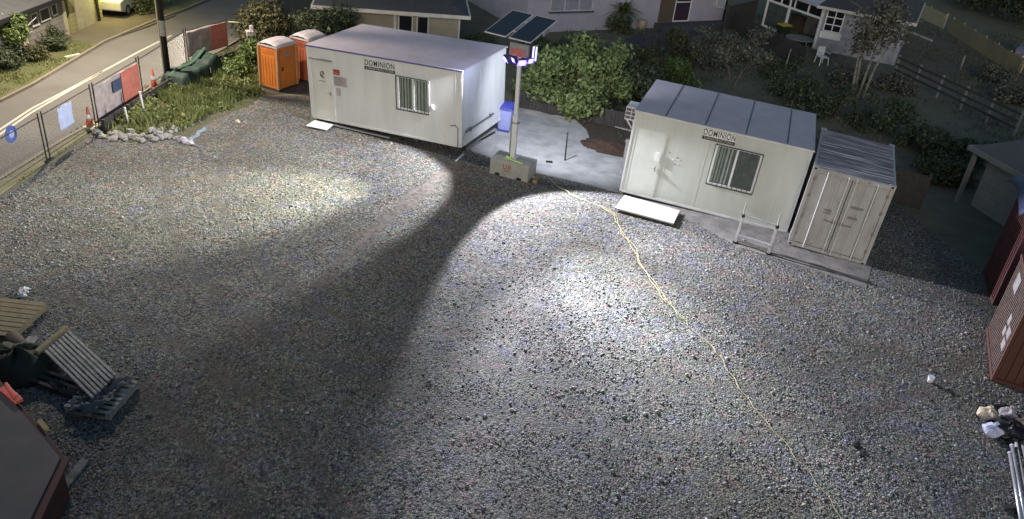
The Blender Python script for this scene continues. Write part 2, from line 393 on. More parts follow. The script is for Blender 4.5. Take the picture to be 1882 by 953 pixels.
# ------------------------------------------------------------------ ground
def sheet(name, poly, z, m, kind='structure', seg=None):
    mb = MB(); mb.prism([(p[0], p[1]) for p in poly], z-.06, z); return ptag(mb.build(name, m), kind=kind)
def px(pts, z=0.): return [G(u, v, z) for u, v in pts]
MB().box(-140, 160, -30, 260, -.5, 0).build('ground', M['lawn'])['kind'] = 'structure'
yard_poly = [(-14.9, -4), (15.5, -4), (15.5, 16), (14.6, 21.5), (13.4, 27.5), (9, 28), (3.5, 27.5), (-1.5, 29.5), (-8, 32), (-11.6, 30.2), (-14.75, 26.6)]
sheet('gravel_yard', yard_poly, .006, M['gravel'])
farp = px([(-260, 330), (0, 189), (63, 157), (195, 78), (290, 38), (346, 17), (385, 0), (440, -24), (520, -60)])
nearp = px([(-200, 452), (0, 330), (58, 295), (111, 261), (162, 233), (262, 172), (330, 132), (400, 97), (450, 66), (482, 36), (497, 0), (540, -50)])
sheet('road', farp + nearp[::-1], .006, M['asphalt'])
sheet('footpath', nearp[:8] + [G(437, 92), G(425, 99), Vector((-14.6, 33, 0)), Vector((-14.95, 26.2, 0)), Vector((-14.95, 14, 0)), Vector((-14.95, 5, 0))], .05, M['path'])
sheet('roadside_soil', nearp[7:] + [G(640, -50), G(610, 0), G(560, 40), G(455, 100)], .02, M['soil'])
sheet('far_verge', [p+Vector((-.1, 0, 0)) for p in farp] + [Vector((-40, 110, 0)), Vector((-40, 50, 0)), Vector((-26, 46, 0)), Vector((-21.3, 36, 0)), Vector((-21.4, 5, 0))], .05, M['verge'])
kb = MB()
for ln_, o_ in ((farp, -.05), (nearp, .05)):
    for k in range(len(ln_)-1): kb.bar(ln_[k]+Vector((o_, 0, .05)), ln_[k+1]+Vector((o_, 0, .05)), .12, .11)
ptag(kb.build('kerb', M['kerb']), kind='structure')
ln = MB()
mainl = px([(315, 65), (255, 95), (200, 125), (128, 163), (59, 199), (0, 238), (-80, 290)]); secl = px([(190, 131), (128, 166), (59, 206), (0, 247), (-80, 302)])
for q_ in (mainl, secl):
    for k in range(len(q_)-1):
        a, b = q_[k], q_[k+1]; ln.add([(a.x-.05, a.y, .011), (a.x+.05, a.y, .011), (b.x+.05, b.y, .011), (b.x-.05, b.y, .011)], [(0, 1, 2, 3)])
p0 = G(120, 109); p1 = G(147, 103)
ptag(ln.build('lane_marking', M['line']), kind='structure')
MB().bar((p0.x, p0.y, .09), (p1.x, p1.y, .09), .16, .06).build('kerb_patch', M['line'])['kind'] = 'structure'
sheet('driveway', [(-19.6, 35.2), (-18.9, 38.6), (-18.6, 41.2), (-27.5, 43.5), (-27, 35.2)], .056, M['drive'])
# concrete slab, soil hollow, strip in front of the right-hand office and container
strip = px([(1146, 358), (1250, 396), (1360, 455), (1480, 492), (1592, 530), (1604, 480), (1500, 425), (1300, 370), (1160, 325)])
M['strip'] = mat('dusty_strip', (.20, .19, .18), .9, (.11, .105, .10), 2.5, None, .4, 22)
sheet('dusty_strip', strip, .02, M['strip'])
slab = px([(868, 278), (985, 318), (1066, 336), (1148, 357), (1152, 330), (1150, 292), (1096, 281), (1086, 262), (1078, 240), (1050, 214), (1012, 212), (985, 204), (950, 198), (912, 226), (852, 264)])
sheet('concrete_slab', slab, .035, M['slab'])
sheet('soil_hollow', px([(1040, 205), (1180, 215), (1180, 300), (1150, 300), (1090, 286), (1080, 250)]), .012, M['soil'])
mb = MB(); cc = G(1110, 268)
mb.grid(14, 10, lambda u, v: (cc.x-1.0+2*u, cc.y-.7+1.4*v, .01+.16*max(0, math.sin(u*3.14)*math.sin(v*3.14))*(1+.5*math.sin(u*17+v*11))))
ptag(mb.build('soil_mound', M['soil_red'], smooth=True), kind='structure')
sheet('yard_bank', [(-11.7, 30.4), (-8.1, 32.2), (-2, 30.6), (-.6, 32), (-2, 35), (-12, 37.5), (-12.6, 34)], .012, M['soil'])
sheet('garden_bed', px([(176, 246), (240, 262), (335, 255), (400, 214), (455, 196), (486, 172), (480, 100), (420, 92), (345, 128), (262, 186), (186, 236)]), .014, M['bed'])
sheet('back_path', px([(1110, 88), (1200, 52), (1245, 42), (1330, 44), (1330, 52), (1262, 70), (1240, 100)]), .012, M['backpath'])
sheet('side_drive', [(22, 46), (28, 46), (28.3, 72), (24, 72), (21.6, 50)], .012, M['drive'])
bnd = px([(1640, 46), (1712, 76)]); e = (bnd[1]-bnd[0]).normalized(); 
MB().bar(bnd[0]+Vector((0, 0, .06)), bnd[1]+Vector((0, 0, .06)), .12, .1).build('pale_kerb', M['line'])['kind'] = 'structure'
# low ridge of finer material left by the wheels
rd = [G(u, v) for u, v in ((848, 308), (800, 330), (755, 368), (700, 410), (640, 465), (580, 530))]
mb = MB(); k = len(rd)
def ridge(u, v):
    t = v*(k-1); i = min(k-2, int(t)); p = rd[i].lerp(rd[i+1], t-i); dd = (rd[i+1]-rd[i]).normalized(); nn = Vector((-dd.y, dd.x, 0))
    w = .38*(1+.3*math.sin(v*21)+.15*math.sin(v*47)) * (1-.4*v)
    h = .05*math.cos((u-.5)*math.pi)*(1-v*.7)*(.8+.3*math.sin(v*37+u*5))
    return p + nn*(u-.5)*2*w + Vector((0, 0, .0+h))
mb.grid(8, 60, ridge)
M['fines'] = mat('gravel_fines', (.17, .145, .13), .9, (.085, .075, .07), 7, None, 1., 45, contrast=(.4, .6))
ptag(mb.build('gravel_ridge', M['fines'], smooth=True), kind='structure')

# loose stones of the gravel, one mass
rg = np.random.default_rng(3)
def inpoly(P, poly):
    x, y = P[:, 0], P[:, 1]; ins = np.zeros(len(P), bool); n = len(poly)
    for i in range(n):
        x1, y1 = poly[i]; x2, y2 = poly[(i+1) % n]
        c = ((y1 > y) != (y2 > y)) & (x < (x2-x1)*(y-y1)/(y2-y1+1e-12)+x1); ins ^= c
    return ins
def fieldn(P, s, k=6, seed=1):
    r = np.random.default_rng(seed); o = 0
    for i in range(k):
        a = r.uniform(0, 6.28); f = s*(1.0+.6*i); o = o+np.sin((P[:, 0]*math.cos(a)+P[:, 1]*math.sin(a))*f+r.uniform(0, 6))/(1+.35*i)
    return o
N0 = 300000
P = np.stack([rg.uniform(-14.7, 15.2, N0), rg.uniform(6.5, 29, N0)], 1)
clump = fieldn(P, 1.3) + .6*fieldn(P, 4.2, 5, 9)
trk = np.ones(N0)
for (cx, cy, r0, r1) in ((2.0, 26.5, 12.1, 13.6), (16.5, 4.0, 9.0, 10.5), (-14., 2.0, 12.5, 14.0)):
    dd_ = np.hypot(P[:, 0]-cx, P[:, 1]-cy)
    for q_ in (r0, r1): trk = np.where(np.abs(dd_-q_) < .2, .35, trk)
keep = (rg.random(N0) < trk) & inpoly(P, yard_poly) & (rg.random(N0) < 1/(1+np.exp(-(clump+.7)*.8))) & ~inpoly(P, [(q.x, q.y) for q in slab]) & (~inpoly(P, [(q.x, q.y) for q in strip]) | (rg.random(N0) < .12))
P = P[keep]; N = len(P)
phi = (1+5**.5)/2
ico = np.array([(-1, phi, 0), (1, phi, 0), (-1, -phi, 0), (1, -phi, 0), (0, -1, phi), (0, 1, phi), (0, -1, -phi), (0, 1, -phi), (phi, 0, -1), (phi, 0, 1), (-phi, 0, -1), (-phi, 0, 1)])/1.9
icf = np.array([(0, 11, 5), (0, 5, 1), (0, 1, 7), (0, 7, 10), (0, 10, 11), (1, 5, 9), (5, 11, 4), (11, 10, 2), (10, 7, 6), (7, 1, 8), (3, 9, 4), (3, 4, 2), (3, 2, 6), (3, 6, 8), (3, 8, 9), (4, 9, 5), (2, 4, 11), (6, 2, 10), (8, 6, 7), (9, 8, 1)])
sz = np.clip(rg.lognormal(math.log(.0125), .45, N), .006, .05)
V = ico[None]*(1+rg.uniform(-.28, .28, (N, 12, 1)))*sz[:, None, None]*rg.uniform(.65, 1.35, (N, 1, 3))
V[:, :, 2] *= .75
ang = rg.uniform(0, 6.28, N); ca, sa = np.cos(ang), np.sin(ang)
X = V[:, :, 0]*ca[:, None]-V[:, :, 1]*sa[:, None]; Y = V[:, :, 0]*sa[:, None]+V[:, :, 1]*ca[:, None]
V = np.stack([X+P[:, :1], Y+P[:, 1:], V[:, :, 2]+sz[:, None]*.12+.006], 2).reshape(-1, 3)
F = (icf[None]+np.arange(N)[:, None, None]*12).reshape(-1, 3)
ti = np.repeat(np.clip(rg.beta(2, 2.4, N), 0, 1), 20)
ptag(npmesh('gravel_stones', V, F, M['stone'], None, ti), kind='stuff')['label'] = 'loose grey stones scattered over the yard'
del V, F, X, Y

# lush weeds in the corner bed
def blades(name, poly, n, h, m, label, seed, dens=None):
    r = np.random.default_rng(seed); xs = [p[0] for p in poly]; ys = [p[1] for p in poly]
    P = np.stack([r.uniform(min(xs), max(xs), n), r.uniform(min(ys), max(ys), n)], 1)
    P = P[inpoly(P, [(p[0], p[1]) for p in poly])]
    if dens is not None: P = P[r.random(len(P)) < dens(P)]
    k = len(P); hh = h*r.uniform(.4, 1.4, k)*(1+.45*np.sin(P[:, 0]*2.3+1)*np.sin(P[:, 1]*2.9)); a = r.uniform(0, 6.28, k); w = .022+.02*r.random(k); le = r.uniform(.1, .7, k)*hh
    b = r.uniform(0, 6.28, k)
    z0 = np.full(k, .01)
    p1 = np.stack([P[:, 0]-np.cos(a)*w, P[:, 1]-np.sin(a)*w, z0], 1); p2 = np.stack([P[:, 0]+np.cos(a)*w, P[:, 1]+np.sin(a)*w, z0], 1)
    p3 = np.stack([P[:, 0]+np.cos(b)*le, P[:, 1]+np.sin(b)*le, hh], 1)
    V = np.stack([p1, p2, p3], 1).reshape(-1, 3); F = np.arange(3*k).reshape(k, 3)
    o = npmesh(name, V, F, m, None, r.random(k)); return ptag(o, label, None, None, 'stuff')
bedpoly = px([(190, 240), (250, 250), (330, 240), (380, 212), (440, 196), (480, 172), (478, 100), (424, 96), (345, 132), (262, 190)])
blades('grass', bedpoly, 26000, .26, M['grass'], 'lush green weeds filling the corner bed', 5, lambda P: np.clip(.65+.5*fieldn(P, 1.6, 5, 3), .08, 1))
rgw = np.random.default_rng(77); Pw = np.stack([rgw.uniform(-15, -8, 2600), rgw.uniform(25, 36, 2600)], 1); Pw = Pw[inpoly(Pw, [(p[0], p[1]) for p in bedpoly])]
Pw = Pw[fieldn(Pw, 1.9, 5, 12) > -.2]; bl_ = [(x, y, .08, .22, .22, .2+.12*math.sin(x*3)) for x, y in Pw[:220]]
V, F, ti = leaf_arrays(bl_, 9000, .10, rgw, .2); ptag(npmesh('undergrowth', V, F, M['grass'], None, ti), 'low broad-leaved weeds among the grass of the corner bed', None, None, 'stuff')
blades('verge_grass', [(-21.2, 20), (-19.5, 20), (-19.4, 35), (-21.3, 35)], 9000, .10, M['grass'], 'short grass on the verge beyond the road', 6)
M['lf_lawn'] = leafm('dim_grass_blade', (.05, .058, .038), (.13, .14, .095), .1)
blades('lawn_grass', [(3, 30), (34, 30), (34, 60), (0, 60)], 42000, .14, M['lf_lawn'], 'dim rough grass of the back yards', 8, lambda P: np.clip(.6+.6*fieldn(P, .5, 5, 4), .05, 1))
blades('path_grass', [(-15.6, 18), (-14.9, 18), (-14.9, 33), (-15.3, 33)], 2600, .07, M['grass'], 'thin yellowish grass along the foot of the fence', 9, lambda P: np.clip(.3+.6*fieldn(P, 1.5, 5, 7), 0, 1))

# ------------------------------------------------------------------ site offices
def office(label, b, wallm, doorm, windows_at, sign, door_at, seams):
    x, y, yaw, L, Wd, H, rx, ry = b
    t = thing('site_office', label, 'site office', (x, y, .14), yaw, 'white portable site offices', (rx, ry))
    MB().box(0, L, 0, Wd, 0, H-.05).build('wall', wallm, t, .012)
    MB().box(-.05, L+.05, -.05, Wd+.05, H-.05, H).build('roof', M['roof'], t, .01)
    s = MB()
    for fx in seams: s.box(L*fx-.02, L*fx+.02, .05, Wd-.05, H+.001, H+.012)
    s.build('roof_seam', M['seam'], t)
    MB().box(-.06, L+.06, -.075, -.052, H-.055, H-.005).build('roof_edging', M['blue_trim'] if sign[0] == 1 else M['cabin_trim'], t)
    for k_ in range(1, int(L/1.2)+1): 
        q_ = 1.2*k_+.06
        if q_ < L-.2 and not (windows_at[0]-.1 < q_ < windows_at[1]+.1): MB().box(q_-.012, q_+.012, -.003, .0, .08, H-.06).build('panel_joint', doorm, t)
    # corner posts and bottom rail
    p = MB()
    for cx in (0, L): p.box(cx-.03, cx+.03, -.012, .05, .02, H-.06)
    p.box(.04, L-.04, -.014, .03, .0, .07)
    p.box(L-.03, L+.014, .06, Wd, .0, .07)
    p.build('corner_trim', M['cabin_trim'], t)
    s = MB()
    for fx in (.04, .36, .7, .95):
        for fy in (.05, .9): s.box(L*fx-.12, L*fx+.12, Wd*fy-.1, Wd*fy+.15, -.14-.0, 0)
    s.box(.1, L-.1, .25, .32, -.14, -.001)
    s.build('support_block', M['dark'], t)
    # door
    dx0, dx1, dz0, dz1 = door_at
    d = MB().box(dx0, dx1, -.025 if sign[0] == 1 else -.009, .02, dz0, dz1).build('door', doorm, t, .006)
    f = MB(); fd = -.034 if sign[0] == 1 else -.012
    f.box(dx0-.05, dx0-.004, fd, .02, dz0-.02, dz1+.05); f.box(dx1+.004, dx1+.05, fd, .02, dz0-.02, dz1+.05)
    f.box(dx0-.004, dx1+.004, fd, .02, dz1+.005, dz1+.05); f.build('door_frame', M['cabin_trim'] if sign[0] == 1 else wallm, t)
    hx = dx1-.1
    MB().box(hx-.025, hx+.025, -.05, -.02, 1.0, 1.16).bar((hx, -.07, 1.1), (hx-.11, -.07, 1.1), .018, .018).build('handle', M['steel'], d)
    # window with blinds, centre mullion and security bars
    wx0, wx1, wz0, wz1, mull, blinds = windows_at
    w = thing('window', None, None); w.parent = t; del_cat(w)
    fr = MB(); e = .05
    fr.box(wx0, wx1, -.03, .02, wz1-e, wz1); fr.box(wx0, wx1, -.03, .02, wz0, wz0+e)
    fr.box(wx0, wx0+e, -.03, .02, wz0+e, wz1-e); fr.box(wx1-e, wx1, -.03, .02, wz0+e, wz1-e)
    fr.box(mull-.035, mull+.035, -.034, .02, wz0+e, wz1-e)
    fr.build('frame', M['white'], w)
    MB().box(wx0+e, wx1-e, -.006, .01, wz0+e, wz1-e).build('pane', M['glass'], w)
    bl = MB()
    for (a, c, k) in blinds:
        for i in range(k):
            q0 = a+(c-a)*i/k; q1 = q0+(c-a)/k*.62
            bl.box(q0, q1, -.012, -.0065, wz0+e+.02, wz1-e-.02)
    bl.build('blind', M['blind'], w)
    br = MB()
    g = -.1
    for z in (wz0-.01, wz1+.01): br.bar((wx0-.03, g, z), (wx1+.03, g, z), .03, .03)
    for q in (wx0-.03, wx1+.03): br.bar((q, g, wz0-.01), (q, g, wz1+.01), .025, .025)
    k = 9
    for i in range(1, k):
        q = wx0+(wx1-wx0)*i/k; br.tube([(q, g, wz0), (q, g, wz1)], .011, 6)
    for q in (wx0, wx1):
        for z in (wz0, wz1): br.bar((q, -.01, z), (q, g, z), .02, .02)
    br.build('security_bars', M['barpaint'], w)
    # name board
    sx0, sx1, sz0, sz1 = sign[1:]
    sg = MB().box(sx0, sx1, -.022, -.004, sz0, sz1).build('name_board', M['cabin'] if sign[0] == 1 else M['white'], t)
    cx = (sx0+sx1)/2; wdt = sx1-sx0; hh = sz1-sz0
    o = text('lettering', 'DOMINION', hh*.78, M['letter'], sg, (cx, -.026, sz0+hh*.68))
    o.scale = (wdt*.97/o.dimensions.x, 1, 1)
    MB().box(sx0, sx1, -.026, -.023, sz0, sz0+hh*.33).build('lettering_strip', M['letter'], sg)
    o2 = text('small_lettering', 'CONSTRUCTORS', hh*.26, M['letter_w'], sg, (cx, -.03, sz0+hh*.165)); o2.scale = (wdt*.9/o2.dimensions.x, 1, 1)
    return t
def del_cat(o):
    for k in ('label', 'category', 'group'):
        if k in o: del o[k]
D = math.radians
off1 = office('white site office beside the orange toilets, with barred window and notices by its door',
              (-8.101, 28.654, -.362, 6.304, 3.679, 2.777, D(.7), D(-3.0)), M['cabin'], M['door'],
              (3.80, 5.05, 1.03, 2.22, 4.43, ((3.86, 4.4, 5), (4.48, 5.0, 4))), (1, 2.46, 3.71, 2.24, 2.60), (.17, 1.03, .08, 2.2), ())
# door stickers and notices of the first office
dr = [c for c in off1.children if c.name.startswith('door') and not c.name.startswith('door_f')][0]
st = MB()
for i in range(4):
    for j in range(5):
        if (i*7+j*3) % 4: st.box(.52+.045*i, .556+.045*i, -.030, -.026, 1.64+.05*j, 1.68+.05*j)
st.build('door_sticker', M['letter'], dr)
MB().box(.45, .74, -.030, -.026, 1.50, 1.53).build('door_caption', M['greyink'], dr)
n1 = MB().box(1.10, 1.37, -.014, -.001, 1.83, 2.03).build('red_notice', M['red_sign'], off1); MB().box(1.14, 1.33, -.018, -.0145, 1.88, 1.91).build('notice_line', M['banner_red'], n1)
n2 = MB().box(1.10, 1.66, -.014, -.001, 1.42, 1.78).build('printed_notice', M['paper'], off1)
lg = MB()
for i in range(5): lg.box(1.14, 1.14+.46*(.6+.4*((i*37 % 5)/4)), -.018, -.015, 1.48+i*.06, 1.505+i*.06)
lg.build('notice_print', M['greyink'], n2)
MB().box(1.18, 1.36, -.012, -.001, 1.06, 1.34).build('printed_notice', M['paper'], off1)
MB().box(.08, 1.06, -.05, -.0, 2.28, 2.32).build('door_canopy', M['gutdark'], off1)
MB().box(5.14, 5.24, -.05, 0, 1.22, 1.38).box(5.15, 5.22, -.07, -.05, 1.28, 1.33).build('outdoor_socket', M['white'], off1)
L1, W1 = 6.304, 3.679
MB().tube([(5.9, -.03, .75), (6.1, -.05, .80), (6.2, -.05, .72), (6.2, -.05, -.1)], .014, 6).build('cable', M['barpaint'], off1)
MB().tube([(L1+.05, .25, .5), (L1+.05, 1.2, .5), (L1+.05, 2.6, .5)], .028, 8).box(L1, L1+.08, .6, .68, .44, .56).box(L1, L1+.08, 2.3, 2.38, .44, .56).build('pipe', M['seam'], off1)
MB().tube([(L1-.02, -.03, .1), (L1+.07, .15, .45), (L1+.05, .4, .62)], .01, 6).build('cable', M['seam'], off1)
MB().box(L1, L1+.012, 1.5, 1.53, .9, 2.4).box(L1, L1+.03, 1.45, 1.56, 2.32, 2.42).build('side_seam', M['cabin_trim'], off1)
off2 = office('greenish white site office beside the shipping container, with air conditioner on its side',
              (3.393, 24.919, -.284, 5.534, 3.805, 2.902, D(-.28), D(1.6)), M['cabin_green'], M['door_green'],
              (2.72, 4.15, 1.05, 2.40, 3.40, ((2.78, 3.3, 5),)), (2, 2.21, 3.24, 2.46, 2.80), (.17, 1.08, .10, 2.34), (.17, .40, .63, .86))
d2 = [c for c in off2.children if c.name.startswith('door') and not c.name.startswith('door_f')][0]
MB().box(.93, 1.04, -.045, -.026, 1.36, 1.66).build('lock_plate', M['white'], d2)
r_ = random.Random(4); ms = MB()
for i in range(9):
    a = 1.36+r_.random()*.34; z = 1.38+r_.random()*.22; ms.box(a, a+.03+.03*r_.random(), -.006, -.0005, z, z+.02+.02*r_.random())
ms.build('paint_patch', M['white'], off2)
MB().box(1.3, 1.36, -.006, -.0005, 1.74, 1.76).box(1.58, 1.64, -.007, -.0005, 1.62, 1.65).box(1.55, 1.6, -.0075, -.0005, 1.40, 1.43).build('screw_plate', M['greyink'], off2)
ac = MB().box(-.42, -.02, .5, 1.15, 2.32, 2.78).build('air_conditioner', M['white'], off2, .015)
gr = MB()
for i in range(3):
    for j in range(2): gr.box(-.40+.19*j, -.24+.19*j, .48, .498, 2.38+.13*i, 2.47+.13*i)
for i in range(5): gr.box(-.435, -.422, .56+.12*i, .64+.12*i, 2.37, 2.72)
gr.build('grille', M['seam'], ac)
MB().bar((-.05, .6, 1.95), (-.35, .6, 2.30), .03, .04).bar((-.05, 1.05, 1.95), (-.35, 1.05, 2.30), .03, .04).box(-.12, -.05, .56, .64, 1.9, 2.3).build('bracket', M['white'], off2)

# ------------------------------------------------------------------ shipping container
def container():
    x, y, yaw, L, Wd, H = 8.514, 22.458, -.338, 2.335, 3.976, 2.672
    t = thing('shipping_container', 'weathered pale shipping container with closed double doors and ribbed roof', 'shipping container', (x, y, .05), yaw, None, (D(-.49), D(1.9)))
    mb = MB()
    def corr(y0, y1, xx, sgn):
        n = 15; pts = []
        for i in range(n):
            a = y0+(y1-y0)*i/n; w = (y1-y0)/n
            pts += [(xx, a), (xx, a+w*.35), (xx-sgn*.035, a+w*.5), (xx-sgn*.035, a+w*.85)]
        pts.append((xx, y1)); return pts
    for xx, sgn in ((0.02, -1), (L-.02, 1)):
        pts = corr(.08, Wd-.06, xx, sgn)
        for i in range(len(pts)-1):
            (a0, b0), (a1, b1) = pts[i], pts[i+1]
            mb.add([(a0, b0, .12), (a1, b1, .12), (a1, b1, H-.1), (a0, b0, H-.1)], [(0, 1, 2, 3)])
    mb.box(.03, L-.03, Wd-.05, Wd-.02, .12, H-.1)
    mb.build('side_wall', M['cont'], t)
    fr = MB(); e = .11
    for cx in (0, L-e):
        fr.box(cx, cx+e, 0, .1, .1, H-.1); fr.box(cx, cx+e, Wd-.1, Wd, .1, H-.1)
    fr.box(e, L-e, 0, .1, H-.14, H-.02); fr.box(e, L-e, 0, .1, .02, .14)
    for xx in (0, L-.06): fr.box(xx, xx+.06, .1, Wd-.1, H-.1, H-.02); fr.box(xx, xx+.06, .1, Wd-.1, .0, .14)
    fr.build('frame', M['cont'], t)
    rf = MB(); n = 21
    pts = []
    for i in range(n):
        a = .12+(Wd-.24)*i/n; w = (Wd-.24)/n
        pts += [(a, 0), (a+w*.3, 0), (a+w*.5, .028), (a+w*.8, .028)]
    pts.append((Wd-.12, 0))
    for i in range(len(pts)-1):
        (a0, z0), (a1, z1) = pts[i], pts[i+1]
        rf.add([(.06, a0, H-.035+z0), (L-.06, a0, H-.035+z0), (L-.06, a1, H-.035+z1), (.06, a1, H-.035+z1)], [(0, 1, 2, 3)])
    rf.build('roof', M['cont_roof'], t)
    for cx in (-.006, L-.17):
        for cy in (-.006, Wd-.15):
            for cz in (0.0, H-.12): MB().box(cx, cx+.176, cy, cy+.16, cz, cz+.12).build('corner_casting', M['cont'], t)
    hl = MB()
    for cx in (.04, L-.12):
        for cz in (.03, H-.09): hl.box(cx, cx+.07, -.009, -.0065, cz, cz+.06)
    hl.build('casting_hole', M['black'], t)
    mid = L/2
    for k, (a, b) in enumerate(((e+.01, mid-.01), (mid+.01, L-e-.01))):
        d = MB()
        npan = 3; w = (b-a)/npan
        d.box(a, b, .03, .06, .15, H-.15)
        for i in range(npan): d.box(a+w*i+.05, a+w*i+w-.05, .005, .029, .19, H-.19)
        dd = d.build('door', M['cont'], t, .01)
        for fx in (.33, .9) if k == 0 else (.1, .67):
            q = a+(b-a)*fx
            MB().tube([(q, -.035, .06), (q, -.035, H-.06)], .017, 8).build('lock_rod', M['cabin_trim'], dd)
        hd = MB(); q = a+(b-a)*(.9 if k == 0 else .1)
        hd.bar((q, -.05, 1.1), (q+(-.28 if k == 0 else .28), -.05, 1.12), .02, .03); hd.box(q-.05, q+.05, -.045, .0, 1.06, 1.16)
        hd.build('handle', M['rust'], dd)
        cm = MB()
        for fx in ((.33, .9) if k == 0 else (.1, .67)):
            q = a+(b-a)*fx
            for z in (.09, .55, 1.6, H-.1): cm.box(q-.035, q+.035, -.04, .0, z-.03, z+.03)
        cm.build('rod_bracket', M['cont'], dd)
        hg = MB()
        hx = a if k == 0 else b
        for z in (.4, 1.0, 1.7, 2.25): hg.box(hx-.035, hx+.035, -.014, .02, z, z+.1)
        hg.build('hinge', M['rust'], dd)
    mk = MB(); mk.box(.68, .9, -.004, .0045, 1.40, 1.46).box(.68, .9, -.004, .0045, 1.32, 1.36)
    mk.box(1.36, 1.72, -.004, .0045, 1.68, 1.76).box(1.38, 1.66, -.004, .0045, 1.34, 1.42); mk.build('marking_plate', M['greyink'], t)
    rs = MB(); rr = random.Random(5)
    for i in range(26):
        a = rr.uniform(.03, L-.05); z = rr.choice([rr.uniform(.02, .16), rr.uniform(.02, .3), rr.uniform(H-.16, H-.03)]); rs.box(a, a+rr.uniform(.02, .09), -.0035, -.0005, z, z+rr.uniform(.01, .04))
    rs.build('rust_spot', M['rust'], t)
    return t
container()

# ------------------------------------------------------------------ lighting tower
tb = Vector((-1.1, 25.545, 0)); tz = -.339
tower = thing('light_tower', 'solar lighting tower with lit floodlights standing on a concrete block', 'lighting tower', tb, tz)
BL, BW, BH = 1.42, .78, .60
base = MB()
# block with fork notches along the foot
xs = [0, .2, .38, 1.0, 1.18, BL]
for i in range(5):
    z0 = .10 if i in (1, 3) else 0
    base.box(xs[i], xs[i+1], 0, BW, z0, BH)
bs = base.build('ballast_block', M['concrete'], tower)
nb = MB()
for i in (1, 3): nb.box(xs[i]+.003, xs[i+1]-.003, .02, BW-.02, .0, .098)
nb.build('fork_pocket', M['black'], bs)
text('stencil', 'U8', .24, M['redmark'], bs, (.62, -.008, .38))
MB().box(.50, .74, -.005, -.001, .215, .228).build('stencil_line', M['redmark'], bs)
MB().box(.49, .75, -.005, -.001, .245, .262).build('stencil_line', M['redmark'], bs)
mastx, masty = .64, .47
lean = Vector((-.12, 0, 3.72))
P0 = Vector((mastx, masty, BH)); PT = P0+lean
ms = MB().bar(P0, P0+lean*.40, .16, .16); ms.bar(P0+lean*.40, PT, .115, .115); ms.box(mastx-.16, mastx+.16, masty-.16, masty+.16, BH, BH+.02)
mo = ms.build('mast', M['white'], tower, .008)
MB().bar(P0+Vector((-.10, -.03, .0)), P0+lean*.38+Vector((-.10, -.03, 0)), .05, .09).box(mastx-.15, mastx+.1, masty-.11, masty+.11, 1.83, 1.87).build('mast_sleeve', M['steel'], tower)
# head: sign board, lamp bar, solar panels
hz = 4.0
hx = PT.x
MB().box(hx-.34, hx+.30, masty-.10, masty-.07, hz+.10, hz+.52).build('sign_board', M['steel'], tower, .004)
sbd = MB().box(hx-.28, hx+.22, masty-.113, masty-.101, hz+.12, hz+.34).build('red_sign', M['redpanel'], tower)
MB().box(hx-.24, hx-.06, masty-.117, masty-.1135, hz+.14, hz+.19).build('sign_mark', M['banner_red'], sbd); MB().bar((hx-.02, masty-.116, hz+.29), (hx+.12, masty-.116, hz+.15), .004, .06).build('sign_mark', M['banner_red'], sbd)
MB().bar((hx-.5, masty-.02, hz-.02), (hx+.52, masty-.02, hz-.02), .05, .05).bar((hx+.3, masty, hz), (hx+.3, masty, hz+.5), .05, .05).build('lamp_bar', M['steel'], tower)
M['lens'] = emis('floodlight_lens', (.42, .38, 1.0), 6); M['lensglow'] = emis('floodlight_blue_glow', (.13, .08, 1.0), 5); M['strip'] = emis('strip_lamp_glass', (.42, .40, 1.0), 1.8)
def head(x, y, z, tgt, s=.13, name='floodlight'):
    h = bpy.data.objects.new(name, None); COL.objects.link(h); h.parent = tower; h.location = (x, y, z)
    d = Vector(tgt)-Vector((x, y, z)); h.rotation_euler = d.to_track_quat('-Z', 'Y').to_euler()
    MB().box(-s, s, -s*.8, s*.8, 0, .09).build('housing', M['dark'], h, .008)
    MB().box(-s*1.1, s*1.1, -s*.9, s*.9, -.006, -.001).build('lens_glow_ring', M['lensglow'], h)  # emissive ring stands in for the blue glow around the lens
    MB().tube([(0, 0, -.007), (0, 0, -.014)], s*.62, 16).build('lens', M['lens'], h)
    return h, d.normalized()
Tinv = Matrix.Rotation(-tz, 3, 'Z')
def loc_of(w): return Tinv @ (Vector(w)-tb)
tL = loc_of(G(560, 335)); tR = loc_of(G(1090, 490)); tB = loc_of((2.6, 31, .5)); tS = loc_of((-4, 30.5, 1.2))
heads = [head(hx-.44, masty-.14, hz-.05, tL), head(hx-.16, masty-.14, hz-.03, loc_of((-8.5, 21, 0)), .09), head(hx+.16, masty-.14, hz-.06, tR, .14),
         head(hx+.44, masty-.12, hz+.05, loc_of((6, 18, 0)), .1)]
hr = MB()
for k, q in enumerate((.44, .54)): hr.box(hx+q, hx+q+.03, masty-.06, masty+.02, hz+.06, hz+.5)
hr.build('strip_lamp', M['strip'], tower)
MB().box(hx+.34, hx+.40, masty-.02, masty+.08, hz+.12, hz+.72).box(hx+.36, hx+.42, masty-.1, masty, hz+.62, hz+.76).build('camera_unit', M['dark'], tower)
def spot(name, pos, tgt, size, blend, power, col, rad=.12):
    l = bpy.data.lights.new(name, 'SPOT'); l.energy = power; l.spot_size = R(size); l.spot_blend = blend; l.color = col; l.shadow_soft_size = rad
    o = bpy.data.objects.new(name, l); COL.objects.link(o); o.parent = tower; o.location = pos
    o.rotation_euler = (Vector(tgt)-Vector(pos)).to_track_quat('-Z', 'Y').to_euler(); return o
pL = Vector((hx-.46, masty-.22, hz-.12)); pR = Vector((hx+.16, masty-.24, hz-.14)); pB = Vector((hx+.56, masty+.10, hz+.2)); pS = Vector((hx-.56, masty+.1, hz))
def aim(p, az, dep):
    w = tb + Matrix.Rotation(tz, 3, 'Z') @ p; d = w.z/math.tan(R(dep))
    return loc_of((w.x+d*math.cos(R(az)), w.y+d*math.sin(R(az)), 0))
